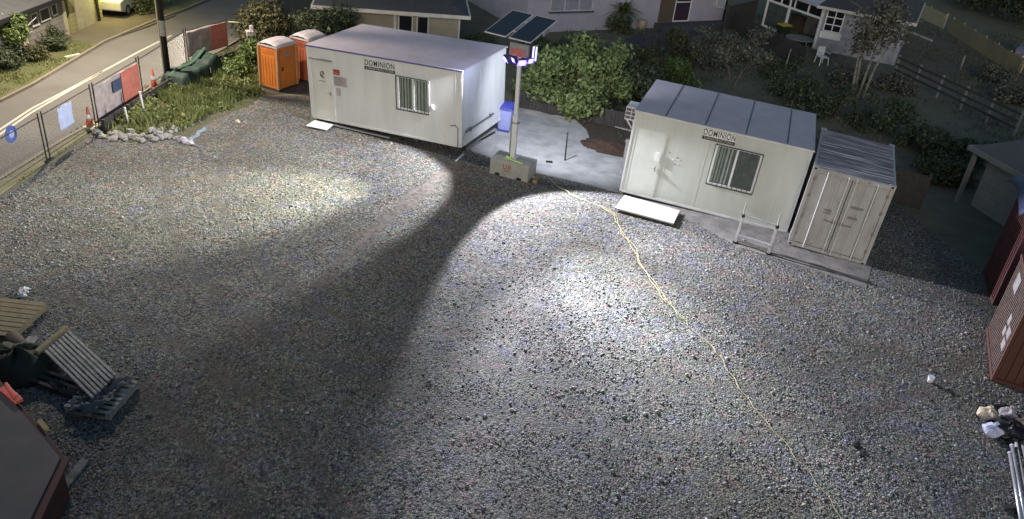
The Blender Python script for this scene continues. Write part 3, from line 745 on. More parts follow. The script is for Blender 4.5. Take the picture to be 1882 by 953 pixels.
spot('floodlight_beam', pL, aim(pL, -159, 26), 86, .25, 3300, (.94, .95, 1.0), .1)
spot('floodlight_beam', pL, loc_of(G(420, 370)), 38, 1, 12500, (1.0, 1.0, .84), .05)
spot('floodlight_beam', pL, aim(pL, -172, 17), 54, .9, 3000, (1.0, .97, .93), .1)
spot('floodlight_beam', pR, aim(pR, -55, 25), 86, .14, 5200, (.90, .90, 1.0), .1)
spot('floodlight_beam', pR, loc_of(G(1180, 590)), 30, 1, 12500, (.93, .97, 1.0), .05)
spot('floodlight_beam', pR, aim(pR, -76, 12), 42, .6, 9500, (.90, .89, 1.0), .1)
spot('floodlight_beam', pR, aim(pR, -42, 15), 54, .95, 9500, (.90, .89, 1.0), .1)
spot('floodlight_beam', pB, tB, 120, .6, 1100, (.84, .88, 1.0), .2)
spot('floodlight_beam', pS, tS, 110, .8, 110, (.60, .66, 1.0), .2)
# solar panels on a tilted frame
pv = thing('solar_rack', None, None); del_cat(pv); pv.parent = tower
pz = hz+.86
rot = Matrix.Rotation(R(-8)-tz*0, 4, 'Z') @ Matrix.Rotation(R(14), 4, 'X')
pv.matrix_local = Matrix.Translation((hx-.14, masty+.25, pz+.12)) @ rot @ Matrix.Scale(.92, 4)
for k in (-1, 1):
    fr = MB(); x0 = k*.49-.43; x1 = k*.49+.43
    pn = MB().box(x0+.02, x1-.02, -.93, .93, .012, .03).build('solar_panel', M['solar'], pv)
    fr.box(x0, x1, -.96, -.93, 0, .035).box(x0, x1, .93, .96, 0, .035).box(x0, x0+.02, -.93, .93, 0, .035).box(x1-.02, x1, -.93, .93, 0, .035)
    fr.build('panel_frame', M['cabin_trim'], pv)
MB().box(-.9, .9, -.4, -.34, -.05, -.001).box(-.9, .9, .4, .46, -.05, -.001).box(-.05, .05, -.5, .6, -.09, -.051).box(.8, .86, .1, .5, -.22, -.05).build('rack_rail', M['alu'], pv)
MB().bar((hx, masty, hz+.2), (hx+.03, masty+.05, pz+.05), .12, .12).build('mast_head', M['dark'], tower)
# hi-vis strap lying on the block
sp = thing('hi_vis_strap', 'bright yellow-green strap lying across the concrete block', 'strap', tb+Matrix.Rotation(tz, 3, 'Z') @ Vector((.64, .2, BH)), tz)
MB().bar((-.18, .16, .03), (-.05, -.02, .03), .07, .04).bar((-.05, -.02, .035), (.52, -.14, .015), .06, .02).bar((-.2, .1, .02), (0, .14, .03), .05, .03).build('webbing', M['hiviz'], sp)
MB().tube([(-.13, .23, .01), (-.1, .25, .1), (.0, .22, .06)], .035, 8).build('clamp', M['dark'], sp, smooth=True)

# ------------------------------------------------------------------ wheelie bin
def wheelie():
    p = G(928, 240); t = thing('wheelie_bin', 'blue wheelie bin with darker blue lid standing beside the white office', 'wheelie bin', p, R(-14))
    def taper(mb, a0, b0, a1, b1, z0, z1):
        vs = [(-a0, -b0, z0), (a0, -b0, z0), (a0, b0, z0), (-a0, b0, z0), (-a1, -b1, z1), (a1, -b1, z1), (a1, b1, z1), (-a1, b1, z1)]
        mb.add(vs, [(3, 2, 1, 0), (4, 5, 6, 7), (0, 1, 5, 4), (1, 2, 6, 5), (2, 3, 7, 6), (3, 0, 4, 7)]); return mb
    b = taper(MB(), .22, .24, .29, .33, .08, .92); taper(b, .31, .35, .31, .35, .92, .97); b.build('body', M['blue'], t, .015)
    l = MB(); l.grid(8, 8, lambda u, v: ((u-.5)*.66, (v-.5)*.78, .985+.10*math.sin(max(.0, min(1, u))*math.pi)**.5*math.sin(v*math.pi)**.5 + .08*v)); l.build('lid', M['bluelid'], t, solid=.02, smooth=True)
    for s in (-1, 1):
        w = MB(); w.tube([(s*.22, .30, .1), (s*.29, .30, .1)], .1, 14); w.build('wheel', M['black'], t)
    MB().tube([(-.24, .42, .95), (.24, .42, .95)], .016, 8).box(-.25, .25, -.25, -.22, .06, .13).build('handle', M['bluelid'], t)
wheelie()

# ------------------------------------------------------------------ portable toilets
def toilet(loc, rz, label, body, roofm):
    t = thing('portable_toilet', label, 'portable toilet', loc, rz, 'orange portable toilets'); w, d, h = .96, 1.15, 1.80
    MB().box(-w/2, w/2, -d/2, d/2, .08, h).build('cabin', body, t, .035)
    MB().box(-w/2-.02, w/2+.02, -d/2-.02, d/2+.02, 0, .078).build('base', M['dark'], t, .01)
    r = MB(); r.grid(12, 10, lambda u, v: ((u-.5)*(w+.05), (v-.5)*(d+.05), h+.0+.22*math.sin(u*math.pi)**.6*(.55+.45*math.sin(v*math.pi)**.4)+(.012*math.sin(u*50))))
    r.build('roof', roofm, t, solid=.025, smooth=True)
    e = MB(); e.box(-w/2-.025, w/2+.025, -d/2-.025, d/2+.025, h-.03, h+.03); e.build('roof_rim', roofm, t, .01)
    for sx, sy in ((1, -1), (-1, -1), (1, 1), (-1, 1)): MB().box(sx*w/2-.045, sx*w/2+.045, sy*d/2-.045, sy*d/2+.045, .09, h-.04).build('corner_post', M['loo_grey'], t, .008)
    dr = MB().box(w/2+.001, w/2+.02, -d/2+.16, d/2-.14, .14, h-.14).build('door', body, t, .006)
    MB().box(w/2+.021, w/2+.027, -.16, .2, h-.42, h-.26).build('door_label', M['label'], dr)
    MB().box(w/2+.021, w/2+.06, -.36, -.30, .85, 1.0).build('handle', M['dark'], dr)
    v = MB()
    for i in range(4): v.box(-.3, .3, -d/2-.008, -d/2+.01, h-.3+i*.045, h-.275+i*.045)
    v.build('vent', body, t)
    rb = MB()
    for i in range(5): rb.box(-.32+i*.15, -.27+i*.15, -d/2-.014, -d/2-.001, .25, h-.42)
    rb.build('rib', body, t, .004)
    return t
toilet(G(508, 166)+Vector((-.05, .55, 0)), R(-24), 'bright orange portable toilet with pale roof, nearer the road', M['orange'], M['loo_roof'])
toilet(G(508, 166)+Vector((.82, 2.05, 0)), R(-24), 'dull orange portable toilet half hidden behind the white office', M['dullorange'], M['loo_roof'])

# ------------------------------------------------------------------ boards and steps in front of the offices
def board(name, label, cat, pix, z, th, m, legs=False):
    ps = px(pix, z); c = sum(ps, Vector())/len(ps); t = thing(name, label, cat, (c.x, c.y, .0))
    MB().prism([(p.x-c.x, p.y-c.y) for p in ps], z-th, z).build('board', m, t, .006)
    s = MB()
    for i in (0, 1):
        a = ps[i*2].lerp(ps[i*2+1], .15)-c; b = ps[i*2].lerp(ps[i*2+1], .85)-c
        s.bar((a.x*.8, a.y*.8, (z-th)/2+.01), (b.x*.8, b.y*.8, (z-th)/2+.01), .09, max(.02, z-th-.02))
    s.build('bearer', M['darkwood'], t)
    return t
board('door_board', 'cream board laid on the gravel at the door of the office by the toilets', 'board', [(578, 220), (613, 228), (600, 238), (562, 230)], .10, .03, M['white'])
board('step_platform', 'pale grey step platform below the door of the greenish office', 'step', [(1148, 358), (1250, 386), (1238, 410), (1130, 381)], .15, .05, mat('step_paint', (.50, .48, .47), .6, (.42, .40, .39), 4))
def plank(name, label, cat, a, b, w, h, m, z=.02, group=None):
    a = G(*a); b = G(*b); c = (a+b)/2; mb = MB().bar(a-c+Vector((0, 0, z+h/2)), b-c+Vector((0, 0, z+h/2)), w, h)
    o = mb.build(name, m, None, min(w, h)*.15); o.location = c; return ptag(o, label, cat, group)
plank('aluminium_plank', 'long bright metal plank on the gravel along the foot of the office by the toilets', 'plank', (614, 232), (717, 256), .13, .05, M['alu'], .05)
plank('offcut', 'thin white offcut lying by the corner of the office near the light tower', 'offcut', (838, 297), (852, 284), .07, .04, M['white'], .01)
plank('offcut', 'pale stick leaning against the corner foot of the white office', 'offcut', (824, 262), (842, 276), .06, .05, M['wood'], .02)
plank('timber_batten', 'dark batten lying on the slab beside the white office', 'batten', (880, 262), (909, 245), .07, .05, M['dark'], .04)
plank('timber_batten', 'dusty batten lying in front of the white office corner, nearest the gravel', 'batten', (858, 276), (884, 261), .10, .05, M['greyink'], .04)
for i in range(3):
    plank('timber_plank', ('long grey plank nearest the greenish office in the row of three behind the soil hollow', 'long grey plank, middle of the row of three behind the soil hollow', 'long grey plank farthest back in the row of three behind the soil hollow')[i], 'plank', (1086, 222-4*i), (1163, 243-4*i), .11, .05, M['greywood'], .03, 'grey planks behind the soil hollow')
plank('timber_block', 'cut yellowish timber block on the ground beside the concrete block', 'timber block', (982, 337), (992, 325), .16, .12, M['wood'], .0)
plank('timber_block', 'small white splinter of timber at the right foot of the concrete block', 'timber block', (976, 324), (984, 328), .08, .05, M['white'], .0)
plank('rubble_chunk', 'small dark chunk lying on the pale slab', 'rubble', (1003, 299), (1015, 300), .1, .05, M['black'], .03)
def stake(label, u, v, h, r, m, cap=None, lean=(0, 0), name='stake', cat='stake', group=None):
    p = G(u, v); t = thing(name, label, cat, p, 0, group)
    MB().tube([(0, 0, 0), (lean[0], lean[1], h)], r, 8).build('shaft', m, t, smooth=True)
    MB().tube([(lean[0], lean[1], h), (lean[0]*1.02, lean[1]*1.02, h+.03)], r*1.35, 8).build('cap', cap or m, t)
    return t
stake('dark steel stake standing upright in the middle of the slab', 1038, 296, 1.05, .028, M['dark'], lean=(-.03, .05))
stake('white stake standing in the weeds, the taller one by the fence post', 266, 211, .85, .035, M['white'], lean=(-.06, 0), group='white stakes in the weedy bed')
stake('short white stake with a round cap among the weeds by the rocks', 237, 230, .62, .028, M['white'], lean=(-.05, 0), group='white stakes in the weedy bed')
pp = G(1150, 291); tt = thing('timber_post', 'short grey timber post beside the left wall of the greenish office', 'post', pp, R(-16))
MB().box(-.09, .09, -.09, .09, 0, .68).build('post', M['greywood'], tt, .01); MB().box(-.12, .12, -.11, .11, .68, .73).build('cap', M['greywood'], tt, .005)

# metal trestle in front of the greenish office
def trestle():
    a = G(1351, 447); b = G(1412, 468); t = thing('metal_trestle', 'aluminium A-frame trestle standing before the greenish office', 'trestle', a)
    d = b-a; back = Vector((-d.y, d.x, 0)).normalized()
    for p in (Vector((0, 0, 0)), d):
        MB().bar(p, p+back*.10+Vector((0, 0, .92)), .085, .07).build('leg', M['alu'], t, .006)
        MB().bar(p+back*.32, p+back*.12+Vector((0, 0, .70)), .04, .03).build('brace', M['steel'], t)
        MB().bar(p+back*.10+Vector((0, 0, .9)), p+back*.1+Vector((0, 0, 1.34)), .035, .035).build('upright', M['alu'], t)
        MB().box(-.08, .08, -.05, .05, .0, .07, Matrix.Translation(p)).build('foot', M['black'], t)
        MB().box(-.05, .05, -.05, .05, .88, .98, Matrix.Translation(p+back*.1)).build('clamp', M['dark'], t, .006)
    MB().tube([back*.1+Vector((0, 0, .97)), d+back*.1+Vector((0, 0, .97))], .026, 8).build('top_rail', M['steel'], t)
    MB().bar(back*.02+Vector((0, 0, .30)), d+back*.02+Vector((0, 0, .30)), .07, .08).build('lower_rail', M['alu'], t, .005)
    MB().bar(back*.05+Vector((0, 0, .09)), d+back*.05+Vector((0, 0, .09)), .05, .04).build('foot_rail', M['greywood'], t)
trestle()

# ------------------------------------------------------------------ street-side fence, banners, pole, cones
posts = [G(422, 97), G(345, 120), G(262, 180), G(180, 235), G(90, 295), G(-25, 372), G(-150, 450)]
FH = 1.55
labels = ['mesh fence panel carrying the farther red banner', 'bare mesh fence panel behind the utility pole', 'mesh fence panel carrying the banner with the navy square',
          'mesh fence panel carrying the pale blue rectangular sign', 'mesh fence panel carrying the round blue sign', 'mesh fence panel running out at the near left end of the fence']
fence = []
for i in range(6):
    a, b = posts[i], posts[i+1]; a = a+Vector((0, 0, .06)); t = thing('mesh_fence', labels[i], 'fence', a, 0, 'mesh fence panels along the street')
    d = b-posts[i]; dn = d.normalized(); L = d.length; a0 = dn*.09; b0 = d-dn*.09
    for q in (a0, b0): MB().tube([q, q+Vector((0, 0, FH))], .024, 8).build('post', M['dark'], t)
    MB().tube([a0+Vector((0, 0, FH-.12)), b0+Vector((0, 0, FH-.12))], .017, 6).build('rail', M['dark'], t); MB().tube([a0+Vector((0, 0, .12)), b0+Vector((0, 0, .12))], .014, 6).build('rail', M['dark'], t)
    w = MB(); n = int(L/.16); r = .002
    zt, zb = FH-.13, .13; H_ = zt-zb
    for k in range(-int(H_/.16), n):
        for s in (1, -1):
            x0 = k*.16; x1 = x0+H_
            lo, hi = max(0, x0), min(L-.18, x1)
            if hi <= lo: continue
            za = (lo-x0); zb2 = (hi-x0)
            if s < 0: za, zb2 = H_-za, H_-zb2
            w.bar(a0+dn*lo+Vector((0, 0, zb+za)), a0+dn*hi+Vector((0, 0, zb+zb2)), r*2, r*2)
    w.build('wire_mesh', M['steel'], t)
    for q in (a0, b0): ft = MB().box(-.06, .06, -.12, .12, -.05, .0, Matrix.Translation(q)); ft.build('foot_block', M['dark'], t)
    fence.append((a, dn, L))
p0 = G(422, 97); tt = thing('fence_rail', 'pale horizontal rail running from the last fence post into the bush', 'rail', p0)
MB().tube([(0, 0, 1.42), (1.9, .35, 1.42)], .03, 8).build('rail', M['cream'], tt); MB().tube([(1.9, .35, 0), (1.9, .35, 1.45)], .03, 8).build('post', M['dark'], tt)
def hang(i, f0, f1, z0, z1, m, name, label, cat, extra=None):
    a, dn, L = fence[i]; n = Vector((dn.y, -dn.x, 0))
    if n.x < 0: n = -n
    o = a + dn*(L*f0) + n*.045
    t = thing(name, label, cat, o, math.atan2(dn.y, dn.x))
    w = L*(f1-f0); sgn = -1 if (Matrix.Rotation(math.atan2(dn.y, dn.x), 3, 'Z') @ Vector((0, 1, 0))).dot(n) < 0 else 1
    rr = random.Random(i)
    mb = MB(); mb.grid(24, 10, lambda u, v: (u*w, sgn*.02*math.sin(u*19+v*5+i)*math.sin(v*3.1), z0+(z1-z0)*v-.02*math.sin(u*3.14*3)*(v)))
    mb.build('sheet', m, t, solid=.006, smooth=True)
    return t, w, sgn
def patch(t, x0, x1, z0, z1, y, m, name):
    mb = MB(); mb.box(x0, x1, y-.004, y+.004, z0, z1); return mb.build(name, m, t)
# banner on panel 2 (between posts C and D): red half nearer C, printed half nearer D
bt, w, s = hang(2, .05, .98, .12, FH-.16, M['banner_pale'], 'banner', 'red and pale printed banner with a navy square, nearer the camera', 'banner')
patch(bt, .0, w*.42, .14, FH-.18, s*.035, M['banner_red'], 'red_field'); patch(bt, w*.42, w*.63, .82, 1.22, s*.038, M['navy'], 'navy_square')
bt, w, s = hang(0, .05, .97, .30, FH-.14, M['banner_pale'], 'banner', 'faded red printed banner on the fence beyond the utility pole', 'banner')
patch(bt, .0, w*.42, .32, FH-.16, s*.035, M['banner_red'], 'red_field')
sgp, w, s = hang(3, .45, .72, .62, 1.38, M['skyblue'], 'fence_sign', 'pale blue rectangular sign tied to the street fence', 'sign')
a, dn, L = fence[4]; nn = Vector((abs(dn.y), -dn.x*abs(dn.y)/dn.y if dn.y else 0, 0))
dt = thing('round_sign', 'round blue sign tied to the street fence near the left edge', 'sign', G(30, 300)+Vector((.05, 0, .98)), math.atan2(dn.y, dn.x))
MB().tube([(0, -.012, 0), (0, .012, 0)], .27, 24).build('disc', M['bluesign'], dt)
MB().tube([(0, -.017, 0), (0, .017, 0)], .12, 18).build('emblem', M['skyblue'], dt)
# low retaining wall of dark boards
a = G(183, 240); b = G(340, 142); c = G(470, 92)
for k, (p, q, lab) in enumerate(((a, b, 'low dark retaining wall between the footpath and the weedy bed'), (b+(c-b)*.28, c, 'low dark retaining wall beyond the green tarpaulin'))):
    t = thing('retaining_wall', lab, 'retaining wall', p); d = q-p
    for j in range(2): MB().bar(Vector((.12, 0, .11+j*.2)), d+Vector((.12, 0, .11+j*.2)), .06, .19).build('board', M['darkwood'], t, .008)
    n = 5
    for j in range(n): f = d*(j/(n-1)); MB().box(-.05, .05, -.05, .05, 0, .44, Matrix.Translation(f+Vector((.20, 0, 0)))).build('post', M['darkwood'], t)
# utility pole
p = G(311, 153); t = thing('utility_pole', 'tall dark utility pole with a pale band standing by the street fence', 'utility pole', p)
MB().tube([(0, 0, 0), (0, 0, 9.5)], .115, 14, .10).build('pole', M['black'], t, smooth=True)
MB().lathe([(.118, 1.95), (.118, 2.55)], 14).build('pale_band', M['greywood'], t)
MB().tube([(-.12, -.06, 0.1), (-.12, -.06, 9.0)], .035, 8).build('conduit', M['cream'], t)
MB().tube([(0, 0, 8.6), (-.8, .1, 9.0), (-1.9, .2, 9.1)], .045, 8).build('lamp_arm', M['steel'], t)
lh = MB().box(-2.5, -1.85, .08, .34, 9.03, 9.15).build('lamp_head', M['steel'], t, .02)
MB().box(-2.42, -1.95, .11, .31, 9.015, 9.028).build('lamp_glass', emis('street_lamp_glass', (1, .72, .36), 20), lh)
sl = bpy.data.lights.new('street_lamp_light', 'SPOT'); sl.energy = 7600; sl.color = (1, .86, .68); sl.spot_size = R(150); sl.spot_blend = .6; sl.shadow_soft_size = .2
slo = bpy.data.objects.new('street_lamp_light', sl); COL.objects.link(slo); slo.parent = t; slo.location = (-2.2, .2, 8.95)
slo.rotation_euler = Vector((.1, -.3, -1)).to_track_quat('-Z', 'Y').to_euler()
def cone(u, v, label, h=.74):
    t = thing('traffic_cone', label, 'traffic cone', G(u, v, .05), R(12), 'red traffic cones on the footpath')
    MB().box(-.2, .2, -.2, .2, 0, .03).build('base', M['conered'], t, .01)
    MB().lathe([(.13, .03), (.10, .2), (.026, h), (.02, h+.005)], 18).build('body', M['conered'], t, smooth=True)
    MB().lathe([(.088, .34), (.066, .48)], 18).build('reflective_band', M['white'], t)
cone(166, 233, 'red traffic cone standing at the foot of the printed banner'); cone(284, 160, 'red traffic cone between the printed banner and the utility pole')
plank('paving_slab', 'pale slab lying beside the cone at the foot of the fence post', 'slab', (160, 240), (182, 232), .45, .06, M['cream'], .05)

# green tarpaulin heap
def heap():
    a = G(345, 170); b = G(418, 132); c = (a+b)/2; c.z = 0; d = b-a; L = d.length; t = thing('tarpaulin_heap', 'dark green tarpaulin draped over a heap beside the fence', 'tarpaulin heap', c, math.atan2(d.y, d.x))
    rr = np.random.default_rng(2)
    def f(u, v):
        x = (u-.5)*(L+.1); k = abs(v-.5)*2; s = min(1, (1-k)*3.2); e = min(1, min(u, 1-u)*12)
        z = (.50+.45*u)*s*e*(.86+.12*math.sin(u*7.0+.5)+.05*math.sin(u*23+v*9)+.03*math.sin(u*51+v*7)); y = .7+(v-.5)*1.3+.05*math.sin(u*31)*(1-s)
        return (x+.03*math.sin(v*20), y, max(.0, z))
    MB().grid(40, 24, f).build('tarpaulin', M['tarp'], t, smooth=True)
    MB().grid(30, 3, lambda u, v: ((u-.5)*L*.9, .78+.12*v, (.50+.45*u)*(.88+.12*math.sin(u*7+.5))+.015+.03*v)).build('folded_edge', mat('tarp_light', (.035, .085, .055), .7), t, solid=.03, smooth=True)
    MB().box(.3, .34, .02, .05, .3, .5).build('tag', M['label'], t)
heap()
# white utility box
p = G(462, 112); t = thing('utility_box', 'small white utility box with two dark windows by the bush', 'utility box', p+Vector((0, .2, 0)), R(30))
bx = MB().box(-.19, .19, -.15, .15, .35, 1.25).build('housing', M['white'], t, .012); MB().box(-.13, .13, -.157, -.152, .98, 1.13).box(-.13, .13, -.157, -.152, .72, .87).build('window', M['navy'], bx)
MB().box(-.21, .21, -.17, .17, 1.25, 1.32).build('cap', M['loo_roof'], t, .01); MB().box(-.2, .2, -.16, .16, .0, .34).build('plinth', M['yellowlid'], t)
MB().box(-.05, .1, -.1, .1, 1.32, 1.55).build('vent', M['loo_roof'], t, .02)
# rubble rocks along the bed
rr = random.Random(11)
line_ = [(180, 248), (200, 256), (222, 258), (245, 257), (268, 258), (285, 252), (305, 250), (325, 250)]
for i in range(56):
    f = i/55*(len(line_)-1); k = min(len(line_)-2, int(f)); u = line_[k][0]+(line_[k+1][0]-line_[k][0])*(f-k); v = line_[k][1]+(line_[k+1][1]-line_[k][1])*(f-k)
    p = G(u+rr.uniform(-5, 5), v+rr.uniform(-13, 5)); s = rr.uniform(.05, .16)
    vs = [Vector(q)*s*rr.uniform(.6, 1.35) for q in ico.tolist()]
    mb = MB(); mb.add([(q.x*1.2, q.y, q.z*.75+s*.4) for q in vs], [tuple(q) for q in icf.tolist()])
    o = mb.build('rock', M['rock']); o.location = p; o.rotation_euler.z = rr.uniform(0, 6)
    ptag(o, 'grey rubble rock in the row edging the weedy bed', 'rock', 'rubble rocks edging the weedy bed')
def crumple(name, label, cat, pix, m, amp=.12, seed=0, n=18):
    ps = px(pix); c = sum(ps, Vector())/len(ps); r = random.Random(seed); ph = [r.uniform(0, 6) for _ in range(6)]
    A, B, C_, D_ = [q-c for q in ps]
    def f(u, v):
        p = A.lerp(B, u).lerp(D_.lerp(C_, u), v); e = math.sin(u*math.pi)*math.sin(v*math.pi)
        z = .02+amp*e**.5*(.6+.4*math.sin(u*11+ph[0])*math.sin(v*9+ph[1])+.3*math.sin(u*23+v*17+ph[2]))
        return (p.x+.04*math.sin(v*15+ph[3]), p.y+.04*math.sin(u*17+ph[4]), max(.012, z))
    o = MB().grid(n, n, f).build(name, m, None, solid=.008, loc=c); return ptag(o, label, cat)
crumple('plastic_sheet', 'crumpled pale lavender plastic lying at the end of the rock row', 'plastic sheet', [(316, 254), (340, 266), (368, 271), (330, 250)], M['plastic'], .14, 1)
crumple('yellow_sack', 'crumpled bright yellow and orange plastic in the weeds', 'plastic sheet', [(322, 234), (338, 228), (356, 214), (340, 214)], M['yellow'], .2, 2)
crumple('yellow_sack', 'small pale yellow rag at the upper edge of the weedy bed', 'rag', [(370, 206), (380, 208), (388, 200), (374, 200)], mat('pale_yellow', (.45, .45, .14), .7), .14, 3)
crumple('blue_sheet', 'thin pale blue cloth scrap lying at the corner of the weedy bed', 'cloth', [(340, 262), (352, 262), (380, 236), (374, 234)], M['rope'], .03, 4)
crumple('white_rag', 'white rag beside the light brown pallet at the left edge', 'rag', [(34, 545), (44, 548), (54, 532), (42, 530)], M['white'], .1, 5)
for (u, v, s, lab, m) in ((437, 226, .12, 'single pale stone lying on bare ground right of the weedy bed', 'palerock'), (1571, 818, .10, 'single dark stone on the gravel in the lower right', 'dark')):
    mb = MB(); r2 = random.Random(int(u)); mb.add([(q[0]*s*r2.uniform(.8, 1.2), q[1]*s*r2.uniform(.8, 1.2), q[2]*s*.7+s*.5) for q in ico.tolist()], [tuple(q) for q in icf.tolist()])
    o = mb.build('stone', M[m], None, s*.08); o.location = G(u, v); ptag(o, lab, 'stone')
p = G(1708, 702); t = thing('plastic_cup', 'white crushed cup lying alone on the gravel at right', 'cup', p, R(30))
MB().lathe([(.05, 0), (.075, .16), (.07, .16), (.047, .012)], 14).build('cup', M['white'], t, smooth=True); MB().lathe([(.08, .15), (.08, .175)], 14).build('rim', M['bagwhite'], t)

# yellow cord across the yard
pts = [(1008, 328), (1030, 344), (1052, 358), (1080, 370), (1104, 379), (1128, 396), (1136, 414), (1149, 436), (1164, 458), (1176, 484), (1194, 512), (1212, 540), (1236, 565), (1258, 588), (1272, 605), (1298, 627), (1318, 648), (1334, 672), (1352, 702), (1376, 735), (1402, 768), (1436, 808), (1470, 848), (1502, 888), (1532, 930), (1560, 975)]
P3 = [G(u, v, .055)+Vector((random.uniform(-.015, .015), random.uniform(-.02, .02), 0)) for u, v in pts]
c0 = P3[0].copy(); c0.z = 0
def smooth_line(P, n=4):
    out = []
    for i in range(len(P)-1):
        p0, p1, p2, p3 = P[max(0, i-1)], P[i], P[i+1], P[min(len(P)-1, i+2)]
        for k in range(n):
            t = k/n; out.append(.5*((2*p1)+(p2-p0)*t+(2*p0-5*p1+4*p2-p3)*t*t+(3*p1-p0-3*p2+p3)*t**3))
    return out+[P[-1]]
ln1 = smooth_line(P3, 6)
cd = MB().tube([q-c0+Vector((.03*math.sin(i*.9), .03*math.cos(i*.7), .01)) for i, q in enumerate(ln1)], .009, 6, .005)
cd.tube([q-c0+Vector((.05+.04*math.sin(i*.35), .02, .012)) for i, q in enumerate(ln1[24:80])], .006, 6)
o = cd.build('extension_cord', M['cord'], None, smooth=True); o.location = c0; ptag(o, 'long yellow cord snaking across the gravel from the light tower', 'cord')

# ------------------------------------------------------------------ left foreground
def slatted(label, loc, rz, n, L, wdt, th, slatw, m, z=.0, name='pallet', cat='pallet', deck2=True):
    t = thing(name, label, cat, loc, rz)
    for y in (0, .5, 1):
        yy = -L/2+.05+(L-.1)*y; MB().box(-wdt/2, wdt/2, yy-.045, yy+.045, z+.03, z+th-.02).build('bearer', m, t, .006)
    for i in range(n):
        x = -wdt/2+slatw/2+(wdt-slatw)*i/(n-1)
        MB().box(x-slatw/2, x+slatw/2, -L/2, L/2, z+th-.018, z+th).build('slat', m, t, .004)
    if deck2:
        for i in range(3):
            x = -wdt/2+slatw/2+(wdt-slatw)*i/2; MB().box(x-slatw/2, x+slatw/2, -L/2, L/2, z+.008, z+.028).build('bottom_slat', m, t, .004)
    return t
e1 = G(31, 542, .2); e2 = G(50, 579, .2); e3 = G(6, 620, .2); dd = e3-e2; yw = math.atan2(dd.y, dd.x)
cN = e2 + dd*.6 + (e1-e2).normalized()*.55
slatted('light brown timber pallet at the left edge of the yard', Vector((cN.x-.05, cN.y, 0)), yw, 8, 1.1, 1.35, .2, .145, M['wood'])
s1 = G(70, 646, .42); s2 = G(120, 605, .42); s3 = G(206, 682, .42); u_ = (s2-s1); lx = u_.length; vv = s3-s2
rk = thing('slatted_rack', 'grey slatted timber rack with a bright end beam, lying in the dark at lower left', 'rack', Vector((s1.x, s1.y, 0)), math.atan2(u_.y, u_.x))
RinV = Matrix.Rotation(-math.atan2(u_.y, u_.x), 3, 'Z'); dvl = RinV @ vv
MB().bar((-.05, 0, .42), (lx+.05, 0, .42), .10, .12).build('end_beam', M['wood'], rk, .01)
for i in range(8):
    x = lx*(.12+.85*i/7); q = Vector((x, -.08, .40)); e_ = q+Vector((dvl.x*1.0, dvl.y*1.0, -.05+random.uniform(-.02, .02)))
    MB().bar(q, e_, .055, .05).build('slat', M['greywood'], rk, .006)
for f in (.3, .85):
    q = Vector((lx*.08, 0, .33))+Vector((dvl.x*f, dvl.y*f, -.03)); MB().bar(q, q+Vector((lx*.92, 0, 0)), .09, .07).build('bearer', M['darkwood'], rk)
for sx in (.1, .95):
    for f in (.05, .95):
        q = Vector((lx*sx+dvl.x*f, dvl.y*f, 0)); MB().box(-.06, .06, -.06, .06, 0, .33, Matrix.Translation(q)).build('leg', M['darkwood'], rk)
q1 = G(165, 735); 
p2 = slatted('dark lower pallet whose slat ends show below the black sheet', Vector((G(190, 735).x, G(190, 735).y, 0)), math.atan2(u_.y, u_.x)+R(3), 8, .95, 1.05, .18, .075, M['greywood'])
p3 = slatted('old grey pallet beneath the left side of the slatted rack', Vector((G(128, 700).x, G(128, 700).y, 0)), math.atan2(u_.y, u_.x)-R(8), 6, 1.5, .9, .16, .08, M['darkwood'])
def drape(name, label, cat, cx, cy, rx, ry, h, m, seed=0, rz=0., solid=.01):
    r = random.Random(seed); ph = [r.uniform(0, 6) for _ in range(6)]
    def f(u, v):
        a = u*2*math.pi; rad = v; x = rx*rad*math.cos(a)*(1+.12*math.sin(3*a+ph[0])+.06*math.sin(7*a+ph[1])); y = ry*rad*math.sin(a)*(1+.12*math.sin(2*a+ph[2]))
        z = h*(1-rad**3)*(1+.14*math.sin(a*4+ph[3]+rad*4)+.10*math.sin(a*9+rad*7+ph[4]))
        return (x, y, max(.012, z+.012))
    o = MB().grid(36, 12, f).build(name, m, None, solid=solid, smooth=True); o.location = (cx, cy, 0); o.rotation_euler.z = rz; return ptag(o, label, cat)
c_ = G(188, 716, .3); mbd = MB()
cs_ = thing('dark_sheet', 'dark blue-grey sheet draped between the slatted rack and the lower pallet', 'sheet', Vector((c_.x, c_.y, 0)), math.atan2(u_.y, u_.x))
MB().grid(36, 20, lambda u, v: ((u-.5)*1.2+.04*math.sin(v*11), (v-.5)*.55+.05*math.sin(u*13), max(.2, .27+.03*math.sin(u*9)*math.sin(v*5)+.02*math.sin(u*27+v*9)+.015*math.sin(u*41-v*23)-.10*max(0, abs(u-.5)*2-.8)*3))).build('sheet', mat('dark_sheet', (.06, .065, .08), .7, (.10, .105, .12), 6), cs_, solid=.01, smooth=True)
g = G(30, 690, .0); drape('garden_cover', 'low dark green cover heaped beside the left edge', 'cover', g.x-.1, g.y+.25, .85, .75, .42, M['tarpdark'], 4)
a = G(22, 618, .15); b = G(50, 652, .15); c = (a+b)/2; c.z = 0
o = MB().tube([a-c, (a+b)/2-c+Vector((.03, 0, 0)), b-c], .15, 12).build('rolled_matting', M['brown'], None, smooth=True); o.location = c; ptag(o, 'brown roll of matting between the pallet and the green cover', 'roll')
a = G(64, 668, 0); t = thing('white_carton', 'small white-topped carton by the end of the slatted rack', 'carton', a, R(35)); MB().box(-.1, .1, -.12, .12, 0, .22).build('carton_body', M['brown'], t, .01); MB().box(-.09, .09, -.11, .11, .221, .235).build('lid', M['white'], t)
plank('scrap_board', 'grey scrap board standing behind the roll of matting', 'board', (48, 640), (62, 622), .2, .05, M['greywood'], .02)
